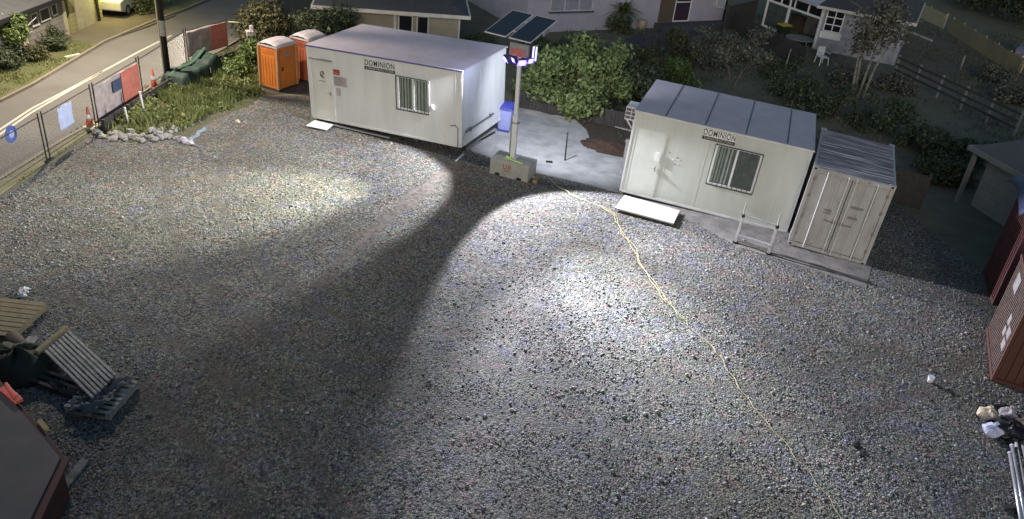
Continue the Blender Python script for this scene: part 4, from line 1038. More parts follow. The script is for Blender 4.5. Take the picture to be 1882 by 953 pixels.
plank('scrap_board', 'orange brown scrap of timber under the end of the slatted rack', 'board', (72, 690), (82, 672), .12, .05, M['wood'], .02)
# low red skip with grey lid at the bottom-left corner
zt = .95
top = [G(120, 843, zt), G(2, 705, zt), G(-120, 560, zt), G(-330, 1100, zt), G(40, 1010, zt)]
c = top[0].copy(); c.z = 0; t = thing('lidded_skip', 'low red skip with flat grey lid at the bottom left corner', 'skip', c)
pl = [(p.x-c.x, p.y-c.y) for p in top]; ctr = Vector((sum(p[0] for p in pl)/5, sum(p[1] for p in pl)/5))
ins = [tuple(Vector(p).lerp(ctr, .05)) for p in pl]; out = [tuple(Vector(p).lerp(ctr, -.035)) for p in pl]
MB().prism(ins, .0, zt-.09).build('body', M['redcont2'], t, .02); MB().prism(out, zt-.08, zt-.02).build('rim', M['redcont'], t, .01); MB().prism(ins, zt-.019, zt+.015).build('lid', M['greylid'], t, .01)
a = Vector(pl[0]); b = Vector(pl[1]); q = a.lerp(b, .34); q2 = a.lerp(b, .46); MB().bar((q.x+.06, q.y+.06, zt+.0), (q2.x+.06, q2.y+.06, zt+.0), .07, .05).build('latch', M['ochre'], t)
a = G(8, 716, zt); b = G(37, 742, zt); c = (a+b)/2; o = MB().bar(a-c+Vector((0, 0, .06)), b-c+Vector((0, 0, .06)), .14, .06).bar(a-c+Vector((0, .08, .09)), (b-c)*.6+Vector((0, .0, .1)), .05, .05).build('red_strap', mat('coral_strap', (.85, .16, .13), .5), None, .01); o.location = c; ptag(o, 'coral red strap lying on the edge of the grey skip lid', 'strap')
plank('kerb_stone', 'line of pale dusty rubble at the foot of the red skip', 'rubble', (156, 848), (92, 930), .16, .05, M['rock'], .0)

# ------------------------------------------------------------------ right foreground
def redbox(label, A, B, h, depth, mside, mend, name='red_container', labels_=(), rib=.16):
    """A near-left corner on the ground, B far-left corner; front face runs from A towards +x"""
    d = (B-A); L = d.length; yaw = math.atan2(d.y, d.x)-math.pi/2
    t = thing(name, label, 'container', A, yaw)
    MB().box(.02, depth, .02, L-.02, .08, h-.03).build('body', mside, t)
    e = MB(); n = max(3, int(L/rib))
    for i in range(n): e.box(-.012, .018, .04+(L-.08)*i/n, .04+(L-.08)*(i+.55)/n, .14, h-.12)
    e.build('end_wall', mend, t, .004)
    f = MB(); n = int(depth/.2)
    for i in range(n): f.box(.06+(depth-.1)*i/n, .06+(depth-.1)*(i+.55)/n, -.012, .018, .14, h-.12)
    f.build('front_wall', mside, t, .004)
    r = MB()
    for z in ((.0, .12), (h-.1, h)):
        r.box(-.02, depth, -.02, .02, *z); r.box(-.02, .019, .021, L, *z)
    r.box(-.02, .05, -.021, .05, .121, h-.101); r.build('frame', mside, t)
    for (y0, y1, z0, z1, m) in labels_: MB().box(-.02, -.0135, y0, y1, z0, z1).build('label', m, t)
    return t, L
tA, LA = redbox('rusty red container at the right edge with pale labels on its streaked end', G(1822, 700), G(1813, 606), 2.4, 5, M['redcont2'], M['rustside'],
       labels_=((.28, .62, 1.05, 1.3, M['label']), (.28, .62, .72, .97, M['label']), (.75, 1.0, 1.2, 1.45, M['label']), (.75, 1.0, .88, 1.1, M['label']), (1.45, 2.0, 1.72, 2.15, M['label'])))
A = G(1824, 560); B = G(1806, 500)
redbox('faded red container with a blue tarpaulin, behind the rusty one', A, B, 2.9, 5, M['redcont'], M['redcont'], labels_=())
tp = thing('blue_tarpaulin', 'dull blue tarpaulin spread over the faded red container', 'tarpaulin', Vector((A.x+1.2, A.y+.6, 2.9)), math.atan2((B-A).y, (B-A).x)-math.pi/2)
MB().grid(20, 14, lambda u, v: (-1.25+u*5, -.75+v*2.6, .04+.03*math.sin(u*21)*math.sin(v*8)+.35*math.sin(v*math.pi)-(.22 if u < .03 else 0))).build('sheet', M['bluetarp'], tp, solid=.012, smooth=True)
def bag(name, label, u, v, rx, ry, h, m, seed, z=0):
    p = G(u, v); r = random.Random(seed); ph = [r.uniform(0, 6) for _ in range(5)]
    def f(a, b):
        th = a*2*math.pi; fi = b*math.pi; k = 1+.16*math.sin(3*th+ph[0]+fi*2)+.12*math.sin(5*th+ph[1])*math.sin(fi*3+ph[2])
        return (rx*k*math.cos(th)*math.sin(fi), ry*k*math.sin(th)*math.sin(fi), max(0, h*.5*(1-math.cos(fi)*k)))
    t = thing(name, label, 'bag', p+Vector((0, 0, z))); MB().grid(20, 14, f).build('bag_body', m, t); MB().lathe([(.06, h*.9), (.025, h+.0), (.05, h+.09)], 10).build('knot', m, t); return t
bag('rubbish_bag', 'crumpled pale yellow rubbish bag beside the rusty red container', 1812, 768, .24, .2, .26, M['bagyellow'], 1)
bag('rubbish_bag', 'crumpled bluish white rubbish bag in front of the yellow one', 1822, 798, .23, .2, .24, M['bagwhite'], 2)
bag('rubbish_bag', 'black rubbish bag between the white bag and the pipes', 1852, 800, .34, .3, .34, M['bagblack'], 3)
bag('rubbish_bag', 'pinkish grey rubbish bag behind the black one', 1850, 768, .2, .18, .26, M['paper'], 4)
bag('rubbish_bag', 'brown sack at the right edge behind the pipes', 1880, 790, .2, .2, .26, M['brown'], 5)
plank('shade_sheet', 'flat black sheet of painted shade on the ground under the rubbish bags', 'board', (1825, 745), (1885, 800), .7, .03, M['black'], .0)  # black sheet laid down as the shade under the bags
fx = [(1856, 832, 1882, 990), (1860, 818, 1890, 985), (1866, 806, 1898, 975), (1874, 792, 1912, 960), (1880, 788, 1925, 955)]
plab = ['outermost pale scaffold tube of the bundle, nearest the gravel', 'second pale scaffold tube of the bundle counted from the gravel', 'middle pale scaffold tube of the bundle at the right edge', 'fourth pale scaffold tube of the bundle, beside the bags', 'innermost pale scaffold tube of the bundle at the right edge']
for i, (u0, v0, u1, v1) in enumerate(fx):
    a = G(u0, v0, .12+.02*(i % 2)); b = G(u1, v1, .12); c = (a+b)/2; c.z = 0
    t = thing('scaffold_tube', plab[i], 'scaffold tube', c, 0, 'bundle of pale scaffold tubes')
    MB().tube([a-c, b-c], .038, 10).build('tube', M['alu'] if i != 2 else M['greywood'], t, smooth=True)
    d = (b-a).normalized(); MB().tube([a-c, a-c+d*.04], .046, 10).build('end_cap', M['bagwhite'], t)
tsp = G(1866, 935, 0); t = thing('timber_bearer', 'dark bearer under the bundle of scaffold tubes', 'bearer', tsp, R(8)); MB().box(-.3, .8, -.05, .05, 0, .08).build('bearer', M['darkwood'], t)

# ------------------------------------------------------------------ boundary boards and hedge behind the yard
def boardfence(label, a, b, h, m, gap=.0, n=None, postm=None, name='board_fence', rails=False, group=None):
    d = b-a; L = d.length; yaw = math.atan2(d.y, d.x); t = thing(name, label, 'fence', a, yaw, group)
    if rails:
        for z in (h*.35, h*.62, h*.92): MB().box(0, L, -.03, .03, z-.05, z+.05).build('rail', m, t, .006)
    else:
        mb = MB(); k = int(L/.16); r = random.Random(int(L*100))
        for i in range(k): q = L*i/k; mb.box(q+.004, q+L/k-.004, r.uniform(-.004, .004)-.012, .012, .03, h-r.uniform(0, .03))
        mb.build('paling', m, t)
        MB().box(0, L, .014, .06, h*.25, h*.25+.07).build('rail', postm or m, t); MB().box(0, L, .014, .06, h*.8, h*.8+.07).build('rail', postm or m, t)
    n = n or max(2, int(L/2.4)+1)
    for i in range(n): q = L*i/(n-1); MB().box(q-.05, q+.05, .0 if rails else .061, .1 if rails else .15, 0, h+.05).build('post', postm or m, t, .006)
    return t
boardfence('low dark board fence behind the slab, under the leafy bush', G(944, 196), G(1170, 243), .75, M['darkwood'])
boardfence('dark board fence behind the shipping container at the back of the yard', Vector((8.6, 28.6, 0)), Vector((14.2, 26.4, 0)), 1.3, M['darkwood'])
boardfence('dark post and rail fence beside the side driveway', G(1640, 140), G(1860, 250), 1.15, M['darkwood'], n=6, rails=True, postm=M['greyink'], name='rail_fence')
boardfence('dark paling fence running between the lavender house and the porch', G(1330, 62), G(1395, 62)+Vector((0, 2, 0)), 1.7, M['darkwood'])
boardfence('dark sloping paling fence between the two back yards', G(1345, 60), G(1470, 125), 1.2, M['darkwood'])
boardfence('short cream board fence beyond the side driveway', G(1673, 24), G(1730, 52), 1.0, M['creamfence'], n=3)
boardfence('long ochre board fence beyond the side driveway', G(1741, 60), G(1868, 140), 1.05, M['ochre'], n=7)

# ------------------------------------------------------------------ houses
def hip(t, L, Wd, z, oh, rise, rm, gm, soffit=None):
    x0, x1, y0, y1 = -oh, L+oh, -oh, Wd+oh; hw = (y1-y0)/2; yc = (y0+y1)/2
    ins = min(hw, (x1-x0)/2-.05); e = z
    vs = [(x0, y0, e), (x1, y0, e), (x1, y1, e), (x0, y1, e), (x0+ins, yc, e+rise), (x1-ins, yc, e+rise)]
    MB().add(vs, [(0, 1, 5, 4), (1, 2, 5), (2, 3, 4, 5), (3, 0, 4), (3, 2, 1, 0)]).build('roof', rm, t)
    MB().box(x0-.06, x1+.06, y0-.08, y0-.002, e-.14, e+.02).box(x1+.002, x1+.08, y0-.002, y1, e-.14, e+.02).box(x0-.08, x0-.002, y0-.002, y1, e-.14, e+.02).build('gutter', gm, t)
def window(t, x0, x1, z0, z1, side='front', L=0, fm=None, pm=None, nx=1, nz=1, name='window'):
    w = bpy.data.objects.new(name, None); COL.objects.link(w); w.parent = t
    if side == 'right': w.location = (L, 0, 0); w.rotation_euler.z = math.pi/2
    e = .06; fr = MB()
    fr.box(x0, x1, -.045, -.002, z1-e, z1).box(x0, x1, -.06, -.002, z0, z0+e).box(x0, x0+e, -.045, -.002, z0+e, z1-e).box(x1-e, x1, -.045, -.002, z0+e, z1-e)
    for i in range(1, nx): q = x0+(x1-x0)*i/nx; fr.box(q-.03, q+.03, -.045, -.002, z0+e, z1-e)
    for i in range(1, nz): q = z0+(z1-z0)*i/nz; fr.box(x0+e, x1-e, -.042, -.0025, q-.03, q+.03)
    fr.build('frame', fm or M['gutter'], w); MB().box(x0+e, x1-e, -.015, -.001, z0+e, z1-e).build('pane', pm or M['winblack'], w)
def house(label, a, yaw, L, Wd, h, wm, rm, gm, rise=1.3, oh=.45, roof=True):
    t = thing('house', label, 'house', a, yaw)
    w = MB().box(0, L, 0, Wd, 0, h); w.build('wall', wm, t)
    k = MB(); n = int(h/.2)
    for i in range(n): k.box(-.006, L+.006, -.012, -.0005, .2*i+.17, .2*i+.19)
    k.build('board_line', wm, t)
    if roof: hip(t, L, Wd, h, oh, rise, rm, gm)
    return t
# A: grey house across the road
hA = house('low grey house across the road with small white-framed windows', Vector((-21.25, 23.6, 0)), R(90), 12.1, 7, 1.95, M['wallA'], M['roofA'], M['fascia'], 1.2, .35)
for (x0, x1, z0, z1) in ((9.6, 10.1, 1.05, 1.6), (10.25, 11.0, 1.1, 1.65), (11.15, 11.6, 1.15, 1.68), (7.6, 8.05, .95, 1.5), (5.4, 6.9, .85, 1.35)): window(hA, x0, x1, z0, z1)
MB().box(8.7, 9.15, -.03, .0, .02, 1.9).build('pilaster', M['cream'], hA); MB().box(12.0, 12.2, -.06, .06, 0, 1.95).build('corner_board', M['cream'], hA)
# lit garage and wall beyond it
gA = G(134, 62); gB = G(190, 36); gL = (gB-gA).length
hA2 = house('cream garage lit by its porch lamp beside the grey house', gA, math.atan2((gB-gA).y, (gB-gA).x), gL, 5, 2.4, M['limewall'], M['roofA'], M['gutter'], 1.2, .3)
MB().box(.5, gL*.7, -.04, -.013, .05, 2.0).build('garage_door', M['cream'], hA2)
MB().box(gL*.82, gL*.88, -.07, -.013, 0, 2.4).build('downpipe', M['fascia'], hA2)
pl = MB().box(gL-.12, gL+.08, -.2, -.05, 2.05, 2.25).build('porch_lamp', emis('porch_lamp_glass', (1, .85, .35), 25), hA2)
lt = bpy.data.lights.new('porch_lamp_light', 'POINT'); lt.energy = 230; lt.color = (1, .86, .32); lt.shadow_soft_size = .08
lo_ = bpy.data.objects.new('porch_lamp_light', lt); COL.objects.link(lo_); lo_.parent = hA2; lo_.location = (gL+.2, -.55, 2.0)
# B: tan house behind the first office
B0 = G(862, 30, 2.3); B1 = G(575, 10, 2.3); yB = math.atan2((B0-B1).y, (B0-B1).x); dB = (B0-B1).normalized(); nB = Vector((-dB.y, dB.x, 0))
oB = B1+dB*.4+nB*.45; oB.z = 0
hB = house('low tan weatherboard house behind the white office, with white gutters', oB, yB, (B0-B1).length-.8, 7.5, 2.3, M['wallB'], M['tileroof'], M['gutter'], 1.5, .42)
LB = (B0-B1).length-.8
for (x0, x1, z0, z1) in ((.0, .5, .9, 2.0),): pass
for q0, q1 in ((3.45, 4.15), (4.32, 4.9)): window(hB, q0, q1, .4, 2.08, fm=M['gutter'])
window(hB, 1.0, 3.3, 1.0, 1.06, fm=M['wallB'])
for q0, q1 in ((1.0, 1.55), (1.75, 2.3)): window(hB, q0, q1, .5, 2.0, 'right', LB)
MB().box(LB-.04, LB+.03, -.03, .05, 0, 2.2).box(3.25, 3.38, -.05, .0, 0, 2.2).build('corner_board', M['gutter'], hB)
MB().box(LB+.002, LB+.02, .06, 7.4, .02, 2.2).build('side_wall', M['wallC'], hB)
# C: lavender house
C0 = G(965, 60); C1 = G(1326, 46); yC = math.atan2((C1-C0).y, (C1-C0).x); LC = (C1-C0).length
hC = house('lavender rendered house with an open back door behind the leafy bush', C0, yC, LC, 8, 3.2, M['wallC'], M['tileroof'], M['gutter'], 1.5, .4)
def fx_on(o, d, u, v):   # distance along a wall line for a pixel column at ground
    p = G(u, v); return (p-o).dot(d)
dC = (C1-C0).normalized()
wx = fx_on(C0, dC, 1003, 57); wx2 = fx_on(C0, dC, 1082, 55)
window(hC, wx, wx2, 1.15, 2.3, fm=M['gutter'], pm=mat('curtain_pane', (.25, .26, .33), .6), nx=3); MB().box(wx-.08, wx2+.08, -.14, -.0, 1.07, 1.13).build('sill', M['navy'], hC)
dx = fx_on(C0, dC, 1193, 45); dx2 = fx_on(C0, dC, 1222, 45); dx3 = fx_on(C0, dC, 1249, 43)
MB().box(dx, dx2, -.03, -.001, .35, 2.6).build('doorway', M['brown'], hC)
window(hC, dx2, dx3, .35, 2.7, fm=M['white'], nz=2, pm=mat('room_pane', (.07, .03, .05), .3, (.02, .025, .04), 5))
MB().box(dx-.2, dx3+2.6, -1.0, -.013, 0, .33).build('porch_step', M['backpath'], hC)
px1 = fx_on(C0, dC, 1306, 47); MB().box(px1, px1+.09, -.12, -.03, 1.2, 3.1).bar((px1+.05, -.08, 1.2), (px1+.8, -.08, 1.1), .08, .08).build('downpipe', M['gutter'], hC)
MB().box(LC-.06, LC+.05, -.05, .1, 0, 3.15).build('corner_board', M['fascia'], hC)
# D: house with glazed porch
D0 = G(1497, 90); D1 = G(1643, 120); yD = math.atan2((D1-D0).y, (D1-D0).x); LD = (D1-D0).length
hD = house('grey lavender house with white-framed porch and dark roof behind the multi-stem tree', D0, yD, LD, 7, 2.55, M['wallD'], M['tileroof'], M['gutter'], 1.6, .4)
window(hD, .15, 1.15, 1.15, 2.4, fm=M['white'], nx=2, nz=3); MB().box(.05, 1.25, -.05, -.0, .75, 1.13).build('under_sill_panel', M['white'], hD)
window(hD, 2.9, 3.6, 1.2, 2.1, fm=M['gutter'])
# glazed porch going back to the left
E0 = G(1494, 90); E1 = G(1400, 52); dE = E1-E0; LE = dE.length; yE = math.atan2(-dE.y, -dE.x)
pc = thing('glazed_porch', 'open white-framed porch with high windows beside the grey lavender house', 'porch', E1, yE)
MB().box(0, LE, -.04, .04, 1.75, 1.87).box(0, LE, -.04, .04, 2.35, 2.45).build('beam', M['white'], pc)
for q in (0, LE*.42, LE): MB().box(q-.06, q+.06, -.06, .06, 0, 2.4).build('post', M['white'], pc)
for k in range(4):
    a = LE*k/4; MB().box(a+.1, a+LE/4-.06, -.01, .01, 1.88, 2.34).build('pane', M['winblack'], pc)
    MB().box(a+LE/4-.03, a+LE/4+.03, -.045, .045, 1.872, 2.348).build('mullion', M['white'], pc)
MB().box(.1, LE*.4, -.012, .012, .3, 1.72).build('glass_panel', M['glass'], pc); MB().box(0, LE*.42, -.08, .08, .0, .28).build('sill_wall', M['white'], pc)
MB().box(.0, LE, 2.4, 2.5, 0, 2.5).build('back_wall', M['wallE'], pc)
MB().add([(-.2, -.3, 2.46), (LE+.2, -.3, 2.46), (LE+.2, 2.6, 2.75), (-.2, 2.6, 2.75)], [(0, 1, 2, 3)]).build('roof', M['roof'], pc, solid=.05)
t = thing('cardboard_box', 'brown box standing inside the open porch', 'box', G(1462, 60)+Vector((.2, .6, 0)), yE); MB().box(-.45, .45, -.3, .3, 0, .95).build('carton', M['brown'], t, .01); MB().box(-.46, .46, -.31, .31, .95, .99).build('flap', M['brown'], t)
t = thing('storage_box', 'grey cabinet standing inside the porch beside the brown box', 'cabinet', G(1486, 66)+Vector((.4, .6, 0)), yE); MB().box(-.4, .4, -.3, .3, 0, .9).build('carcass', M['gutdark'], t, .01); MB().box(-.02, .02, -.31, -.301, .1, .85).build('door_gap', M['fascia'], t)
def table(u, v, label, r, m, h=.45, n=18):
    t = thing('low_table', label, 'table', G(u, v)); MB().lathe([(r, h), (r, h+.05)], n).build('table_top', m, t); 
    for k in range(4): a = k*math.pi/2+.5; MB().tube([(r*.75*math.cos(a), r*.75*math.sin(a), 0), (r*.7*math.cos(a), r*.7*math.sin(a), h)], .03, 6).build('leg', m, t)
table(1466, 84, 'round pale trampoline-like table in front of the porch', .85, M['gutdark'])
def bin_(u, v, label, rz):
    t = thing('wheelie_bin', label, 'wheelie bin', G(u, v), rz); MB().box(-.27, .27, -.3, .3, .08, .8).build('body', M['tarpdark'], t, .02); MB().box(-.31, .31, -.35, .35, .8, .88).build('lid', M['yellowlid'], t, .02)
    for s in (-1, 1): MB().tube([(s*.2, .3, .09), (s*.26, .3, .09)], .09, 10).build('wheel', M['black'], t)
bin_(1436, 70, 'dark wheelie bin with yellow lid in front of the glazed porch', yE); 
t = thing('yellow_tray', 'yellow tray lying against the lavender house wall', 'tray', G(1260, 48), yC); MB().box(-.5, .5, -.22, .22, 0, .12).build('tray', M['yellowlid'], t, .02); MB().box(-.4, .4, -.15, .15, .121, .16).build('lid', M['yellowlid'], t, .02)
# white garden chair
p = G(1508, 118); t = thing('garden_chair', 'white plastic garden chair on the dim lawn below the porch', 'chair', p, R(20)); cw = M['white']
MB().box(-.25, .25, -.25, .25, .42, .46).build('seat', cw, t, .01); MB().box(-.25, .25, .24, .28, .47, .95).build('backrest', cw, t, .01)
for sx in (-1, 1):
    MB().box(sx*.27-.025, sx*.27+.025, -.25, .25, .66, .69).build('armrest', cw, t)
    for sy in (-1, 1): MB().bar((sx*.24, sy*.22, .42), (sx*.28, sy*.27, 0), .05, .05).build('leg', cw, t)
stake('white post standing on the lawn beyond the rail fence', 1764, 128, .8, .06, M['label'], name='post', cat='post')
# E: dark-roofed house on the right
Ec = G(1785, 268, 2.2); E2_ = G(1800, 195, 2.7)
dEx = Vector((.80, -.60, 0)).normalized(); 
e1 = G(1785, 268, 2.1); e2 = G(1882, 322, 2.1); dE_ = (e2-e1).normalized(); yH = math.atan2(dE_.y, dE_.x); nE = Vector((-dE_.y, dE_.x, 0))
oE = e1+dE_*.5+nE*.5; oE.z = 0
hE = house('dark low-roofed house at the right edge behind the red containers', oE, yH, 9, 7, 2.1, M['wallE'], M['roofE'], M['gutdark'], 2.6, .5)
MB().box(-.35, -.22, -.45, -.32, 0, 2.0).build('porch_post', M['gutdark'], hE); MB().box(3.2, 3.32, -.45, -.32, 0, 2.0).build('porch_post', M['gutdark'], hE); window(hE, 2.2, 3.0, .8, 1.8, fm=M['gutdark'])

# ------------------------------------------------------------------ cars
def car(label, loc, rz, paint, s=1.0):
    t = thing('parked_car', label, 'car', loc, rz); L, Wd = 4.1*s, 1.7*s
    prof = [(0, .35), (0, .75), (.15, .92), (1.0, 1.0), (1.55, 1.42), (2.9, 1.45), (3.6, 1.02), (4.05, .9), (4.1, .4), (3.65, .28), (.5, .28)]
    def side(y, k=1.): return [(x*s, y*(1-.16*max(0, (z-.95)/.5))*s, z*s) for x, z in prof]
    n = len(prof); vs = side(-.85)+side(.85)
    MB().add(vs, [tuple(range(n))[::-1], tuple(range(n, 2*n))]+[(i, (i+1) % n, n+(i+1) % n, n+i) for i in range(n)]).build('body', paint, t, .05)
    g = MB()
    for y in (-1, 1):
        yy = y*.80*s; g.add([(1.25*s, yy, 1.03*s), (3.3*s, yy, 1.03*s), (2.85*s, y*.745*s, 1.36*s), (1.62*s, y*.745*s, 1.36*s)], [(0, 1, 2, 3)])
    g.build('side_window', M['winblack'], t, solid=.03)
    MB().add([(1.05*s, -.68*s, 1.03*s), (1.05*s, .68*s, 1.03*s), (1.52*s, .62*s, 1.39*s), (1.52*s, -.62*s, 1.39*s)], [(0, 1, 2, 3)]).build('windscreen', M['winblack'], t, solid=.03)
    for x in (.8, 3.25):
        for y in (-1, 1):
            w = MB().tube([(x*s, y*.66*s, .31*s), (x*s, y*.87*s, .31*s)], .31*s, 20).build('wheel', M['black'], t); MB().tube([(x*s, y*.871*s, .31*s), (x*s, y*.885*s, .31*s)], .19*s, 14).build('rim', M['steel'], w)
    for y in (-.6, .6): MB().box(-.02*s, .03*s, (y-.13)*s, (y+.13)*s, .6*s, .74*s).build('headlight', M['label'], t)
    MB().box(-.03*s, .0, -.24*s, .24*s, .42*s, .53*s).build('licence_plate', M['white'], t)
    return t
car('yellowish lit car parked in the driveway across the road', G(237, 30)+Vector((-.83, 2.77, .06)), R(-88), M['carpaint'], .86)
car('dim silver car parked beyond the end of the ochre fence', G(1872, 120)+Vector((.6, .6, 0)), R(50), M['carsilver'], .85)

# ------------------------------------------------------------------ plants
def blobs(n, R_, H, seed, base=.3, flat=1., rad=.45):
    r = random.Random(seed); o = []
    for i in range(n):
        a = r.uniform(0, 6.28); q = R_*math.sqrt(r.random())*.8; z = r.uniform(base, H-rad*.6)
        k = 1-.35*max(0, (z-base)/(H-base)); s = rad*r.uniform(.7, 1.3); o.append((q*k*math.cos(a)*flat, q*k*math.sin(a), z, s*1.1, s*1.1, s*.85))
    return o
# big bush by the toilets, light on its left put into leaf colour
plant('shrub', 'large dark evergreen bush behind the orange toilets', 'bush', Vector((-9.9, 36.6, 0)), blobs(26, 2.0, 2.5, 1, .3, 1.0, .65), 11000, .13, M['lf_dark'], 1)
plant('shrub', 'yellow-green lit part of the bush between the utility box and the toilets', 'bush', Vector((-12.3, 36.4, 0)), blobs(22, 1.45, 2.6, 2, .3, 1, .5), 7000, .14, M['lf_olive'], 2)
plant('shrub', 'low pale shrub in front of the utility box by the toilets', 'bush', Vector((-12.3, 34.3, 0)), blobs(8, .5, 1.2, 3, .2, 1, .3), 1500, .12, M['lf_bright'], 3)
plant('shrub', 'low bright green clump of weeds beside the orange toilet', 'bush', Vector((-12.6, 32.9, 0)), blobs(9, .8, .7, 4, .1, 1, .35), 2000, .12, M['lf_bright'], 4)
# broad-leaved bush behind the slab
bb = G(1050, 200); 
plant('leafy_bush', 'large broad-leaved green bush leaning over the board fence behind the slab', 'bush', Vector((bb.x+.1, bb.y+.5, 0)), [(x*1.25, y, z+.15, a, b, c) for x, y, z, a, b, c in blobs(34, 2.4, 2.7, 5, .5, 1, .6)], 15000, .18, M['lf_fig'], 5, lo=.3, sr=.07)
plant('leafy_bush', 'smaller broad-leaved shrub at the right end of the board fence', 'bush', Vector((bb.x+2.9, bb.y+1.6, 0)), blobs(16, 1.4, 1.9, 6, .3, 1, .5), 3600, .18, M['lf_dark'], 6)
# mid-ground shrubs behind the offices
spec = [(1170, 150, 1.6, 1.6, 'lf_olive', 'olive shrub between the leafy bush and the air conditioner'), (1235, 112, 1.7, 1.6, 'lf_olive', 'reddish olive shrub below the lavender house'), (1300, 120, 1.6, 1.9, 'lf_grey', 'grey twiggy shrub behind the greenish office, nearer the lavender house'),
        (1365, 110, 1.8, 2.2, 'lf_grey', 'tall grey twiggy shrub against the sloping fence'), (1455, 190, 1.6, 1.5, 'lf_dark', 'dark shrub behind the right end of the greenish office'), (1530, 215, 1.7, 1.6, 'lf_dark', 'dark shrub directly behind the shipping container'),
        (1620, 240, 1.6, 1.5, 'lf_dark', 'dark shrub right of the shipping container roof'), (1700, 285, 1.6, 1.2, 'lf_dark', 'dark low shrub at the back corner of the yard'), (1760, 300, 1.4, 1.5, 'lf_dark', 'dark shrub beside the dark-roofed house'),
        (1430, 140, 1.3, 1.2, 'lf_dark', 'dark rounded shrub below the porch'), (1560, 160, 1.3, 1.1, 'lf_grey', 'greyish low shrub at the foot of the multi-stem tree'), (1640, 165, 1.1, .9, 'lf_grey', 'greyish low shrub by the lavender house corner'),
        (1090, 112, 1.2, .8, 'lf_grey', 'low purplish weeds in front of the lavender wall'), (1005, 100, 1.3, .9, 'lf_dark', 'dark low shrub below the solar panels'), (1830, 150, 1.4, .9, 'lf_grey', 'straggly grey shrub beyond the rail fence'), (1858, 185, 1.2, .8, 'lf_grey', 'straggly grey shrub beside the dark-roofed house'),
        (1240, 160, 1.3, 1.2, 'lf_bright', 'yellow-green shrub just behind the greenish office roof'), (800, 78, 1.0, .7, 'lf_dark', 'low dark shrub against the tan house wall'), (1730, 330, 1.3, 1.0, 'lf_dark', 'dark low shrub against the back board fence'), (880, 90, .9, .8, 'lf_dark', 'dark shrub at the corner of the tan house')]
for i, (u, v, r_, h_, m_, lab) in enumerate(spec):
    plant('shrub', lab, 'shrub', G(u, v), blobs(14, r_, h_, 20+i, .2, 1, .42), 3200, .13, M[m_], 20+i, group='shrubs of the back yards')
# purple shrub
plant('shrub', 'small purple-leaved shrub between the dark bush and the tan house', 'shrub', Vector((-7.6, 38.2, 0)), blobs(8, .8, 1.1, 50, .2, 1, .35), 1500, .1, M['lf_purple'], 50)
# spiky palm-like plant
p = G(1140, 56); t = thing('spiky_palm', 'spreading spiky palm in front of the lavender house', 'palm', p)
rgp = np.random.default_rng(4); V = []; F = []; 
for i in range(120):
    a = rgp.uniform(0, 6.28); el = rgp.uniform(-.1, 1.1); L = rgp.uniform(1.0, 1.7); w = .05; k = len(V)
    pts_ = [np.array([math.cos(a)*L*s*math.cos(el), math.sin(a)*L*s*math.cos(el), 1.15+L*s*math.sin(el)-.75*s*s*L*.6]) for s in (0, .35, .7, 1)]
    sd_ = np.array([-math.sin(a), math.cos(a), 0])*w
    for j, q in enumerate(pts_): V += [q-sd_*(1-j/3.2), q+sd_*(1-j/3.2)]
    for j in range(3): F.append((k+2*j, k+2*j+1, k+2*j+3, k+2*j+2))
npmesh('fronds', np.array(V), np.array(F), M['lf_bright'], t, rgp.random(len(F))); MB().tube([(0, 0, 0), (.05, 0, .6), (0, 0, 1.2)], .2, 10, .12).build('trunk', M['bark'], t)
plant('shrub', 'dark clipped shrub at the foot of the spiky palm', 'shrub', G(1138, 58), blobs(10, 1.0, .9, 60, .15, 1, .4), 2400, .11, M['lf_dark'], 60)
t = thing('cream_pot', 'cream garden pot leaning beside the spiky palm', 'pot', G(1178, 54)); MB().lathe([(.16, 0), (.24, .3), (.27, .55), (.23, .58), (.2, .3)], 16).build('pot', M['cream'], t, smooth=True); MB().lathe([(.28, .52), (.28, .58)], 16).build('rim', M['cream'], t)
# trees
def tree(name, label, loc, stems, bl, n, size, lm, seed, wood, sr=.07, lo=.25):
    t = thing(name, label, 'tree', loc); w = MB(); r = random.Random(seed)
    for s in stems:
        w.tube(s, sr, 8, sr*.3)
        e = Vector(s[-1]); b = Vector(s[-2])
        for k in range(4):
            q = b.lerp(e, r.random()); dd = Vector((r.uniform(-1, 1), r.uniform(-1, 1), r.uniform(.1, 1))).normalized()*r.uniform(.5, 1.1); w.tube([q, q+dd*.5+Vector((0, 0, .08)), q+dd], sr*.3, 6, .008)
    w.build('trunk', wood, t, smooth=True)
    V, F, ti = leaf_arrays(bl, n, size, np.random.default_rng(seed), lo); npmesh('crown', V, F, lm, t, ti); return t
p = G(1575, 182)
tree('garden_tree', 'multi-stem tree with pale trunks in front of the grey lavender house', p,
     [[(-.3, 0, 0), (-.45, .1, 1.4), (-.5, .3, 2.8), (-.8, .3, 4.2)], [(0, 0, 0), (.1, .1, 1.6), (.3, .2, 3.2), (.3, 0, 4.4)], [(.25, 0, 0), (.45, .2, 1.5), (.9, .3, 3), (1.3, .3, 4)], [(-.1, .2, 0), (-.2, .5, 1.7), (-.1, .8, 3.3), (0, .9, 4.3)]],
     [(-.6, .2, 3.6, .8, .8, .9), (.3, .1, 4.2, .9, .9, .9), (1.0, .3, 3.4, .7, .7, .8), (.1, .5, 3.0, .9, .9, .9), (-.5, .3, 2.6, .6, .6, .7), (.3, .8, 4.7, .6, .6, .5)], 3200, .15, M['lf_grey'], 70, M['palebark'], .075)
p = G(1338, 196)
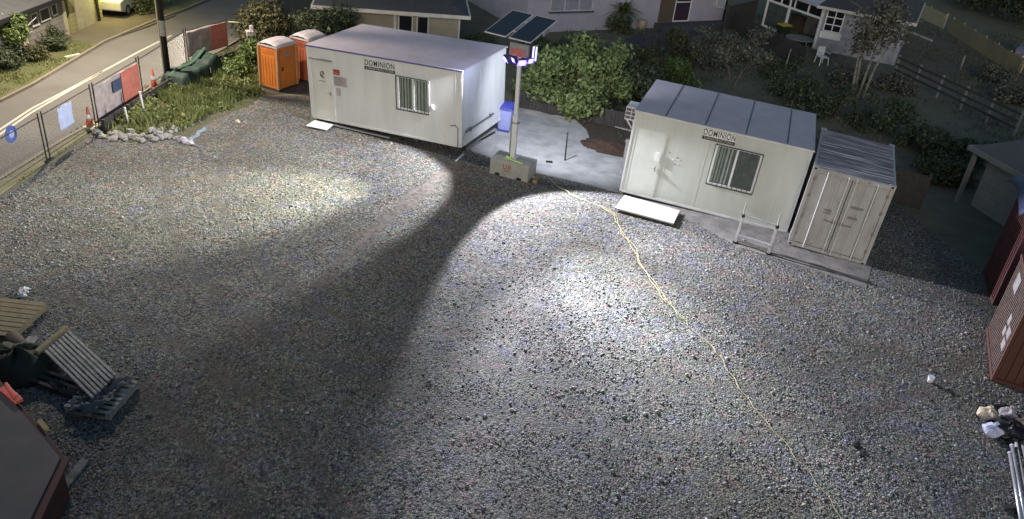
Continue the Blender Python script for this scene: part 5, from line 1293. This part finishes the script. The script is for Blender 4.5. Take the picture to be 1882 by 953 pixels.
tree('bent_tree', 'slender tree with a dark bent limb behind the greenish office roof', p,
     [[(0, 0, 0), (.05, 0, .9), (.3, .1, 1.7), (.8, .2, 2.2)], [(.02, 0, .8), (-.3, .1, 1.6), (-.6, .2, 2.3)]], [(.9, .2, 2.4, .7, .7, .4), (-.6, .2, 2.4, .6, .6, .5), (.3, .2, 2.6, .6, .6, .4)], 1100, .13, M['lf_grey'], 71, M['bark'], .06)
stake('slim pale sapling trunk standing in the dark yard below the porch', 1435, 148, 1.6, .04, M['palebark'], name='sapling', cat='sapling', lean=(.12, .1))
p = G(44, 117)
tree('street_tree', 'small green street tree with a thin white trunk across the road', p, [[(0, 0, 0), (.0, 0, .8), (.05, .1, 1.5)]], [(0, 0, 1.45, .5, .6, .5), (-.2, .4, 1.2, .45, .5, .4), (.1, -.4, 1.3, .4, .5, .4), (0, .1, 1.8, .4, .4, .3)], 2200, .11, M['lf_bright'], 72, M['white'], .035)
for i, (u, v, r_, h_, m_, lab) in enumerate(((10, 128, .7, .9, 'lf_dark', 'dark shrub at the left edge against the grey house'), (28, 122, .5, .8, 'lf_dark', 'dark shrub left of the street tree trunk'), (62, 112, .5, .6, 'lf_olive', 'pale grey-green shrub right of the street tree'), (92, 92, .7, .9, 'lf_dark', 'dark shrub against the corner of the grey house'),
       (100, 78, .6, 1.1, 'lf_dark', 'dark tall shrub under the triple window of the grey house'), (262, 22, .9, 1.0, 'lf_dark', 'dark shrub beyond the lit car'), (282, 14, .9, 1.1, 'lf_bright', 'green shrub behind the top of the utility pole'))):
    plant('shrub', lab, 'shrub', G(u, v), blobs(10, r_, h_, 80+i, .15, 1, .3), 1700, .1, M[m_], 80+i, group='shrubs across the road')
# dark trees beyond the ochre fence
for i, (u, v, r_, h_, lab) in enumerate(((1755, 22, 2.4, 3.5, 'dark tree with pale twigs above the ochre fence, leftmost there'), (1800, 40, 2.6, 4.0, 'dark tree behind the middle of the ochre fence'), (1850, 50, 2.8, 4.5, 'dark tree behind the silver car'), (1882, 70, 3, 4.5, 'dark tree at the top right corner'), (1820, 10, 4, 6, 'tall dark tree rising at the top right beyond the fence trees'), (1720, -10, 3, 4, 'dark tree beyond the short cream fence'))):
    p = G(u, v)+Vector((2.5, 3, 0)); tree('dark_tree', lab, p, [[(0, 0, 0), (.1, .1, h_*.4), (0, 0, h_*.8)], [(0, 0, h_*.3), (.8, .2, h_*.6), (1.2, .3, h_*.8)]], blobs(16, r_, h_, 90+i, h_*.25, 1, r_*.42), 4200, .24, M['lf_dark'] if i else M['lf_grey'], 90+i, M['bark'], .12, .4)
print('stones', N)
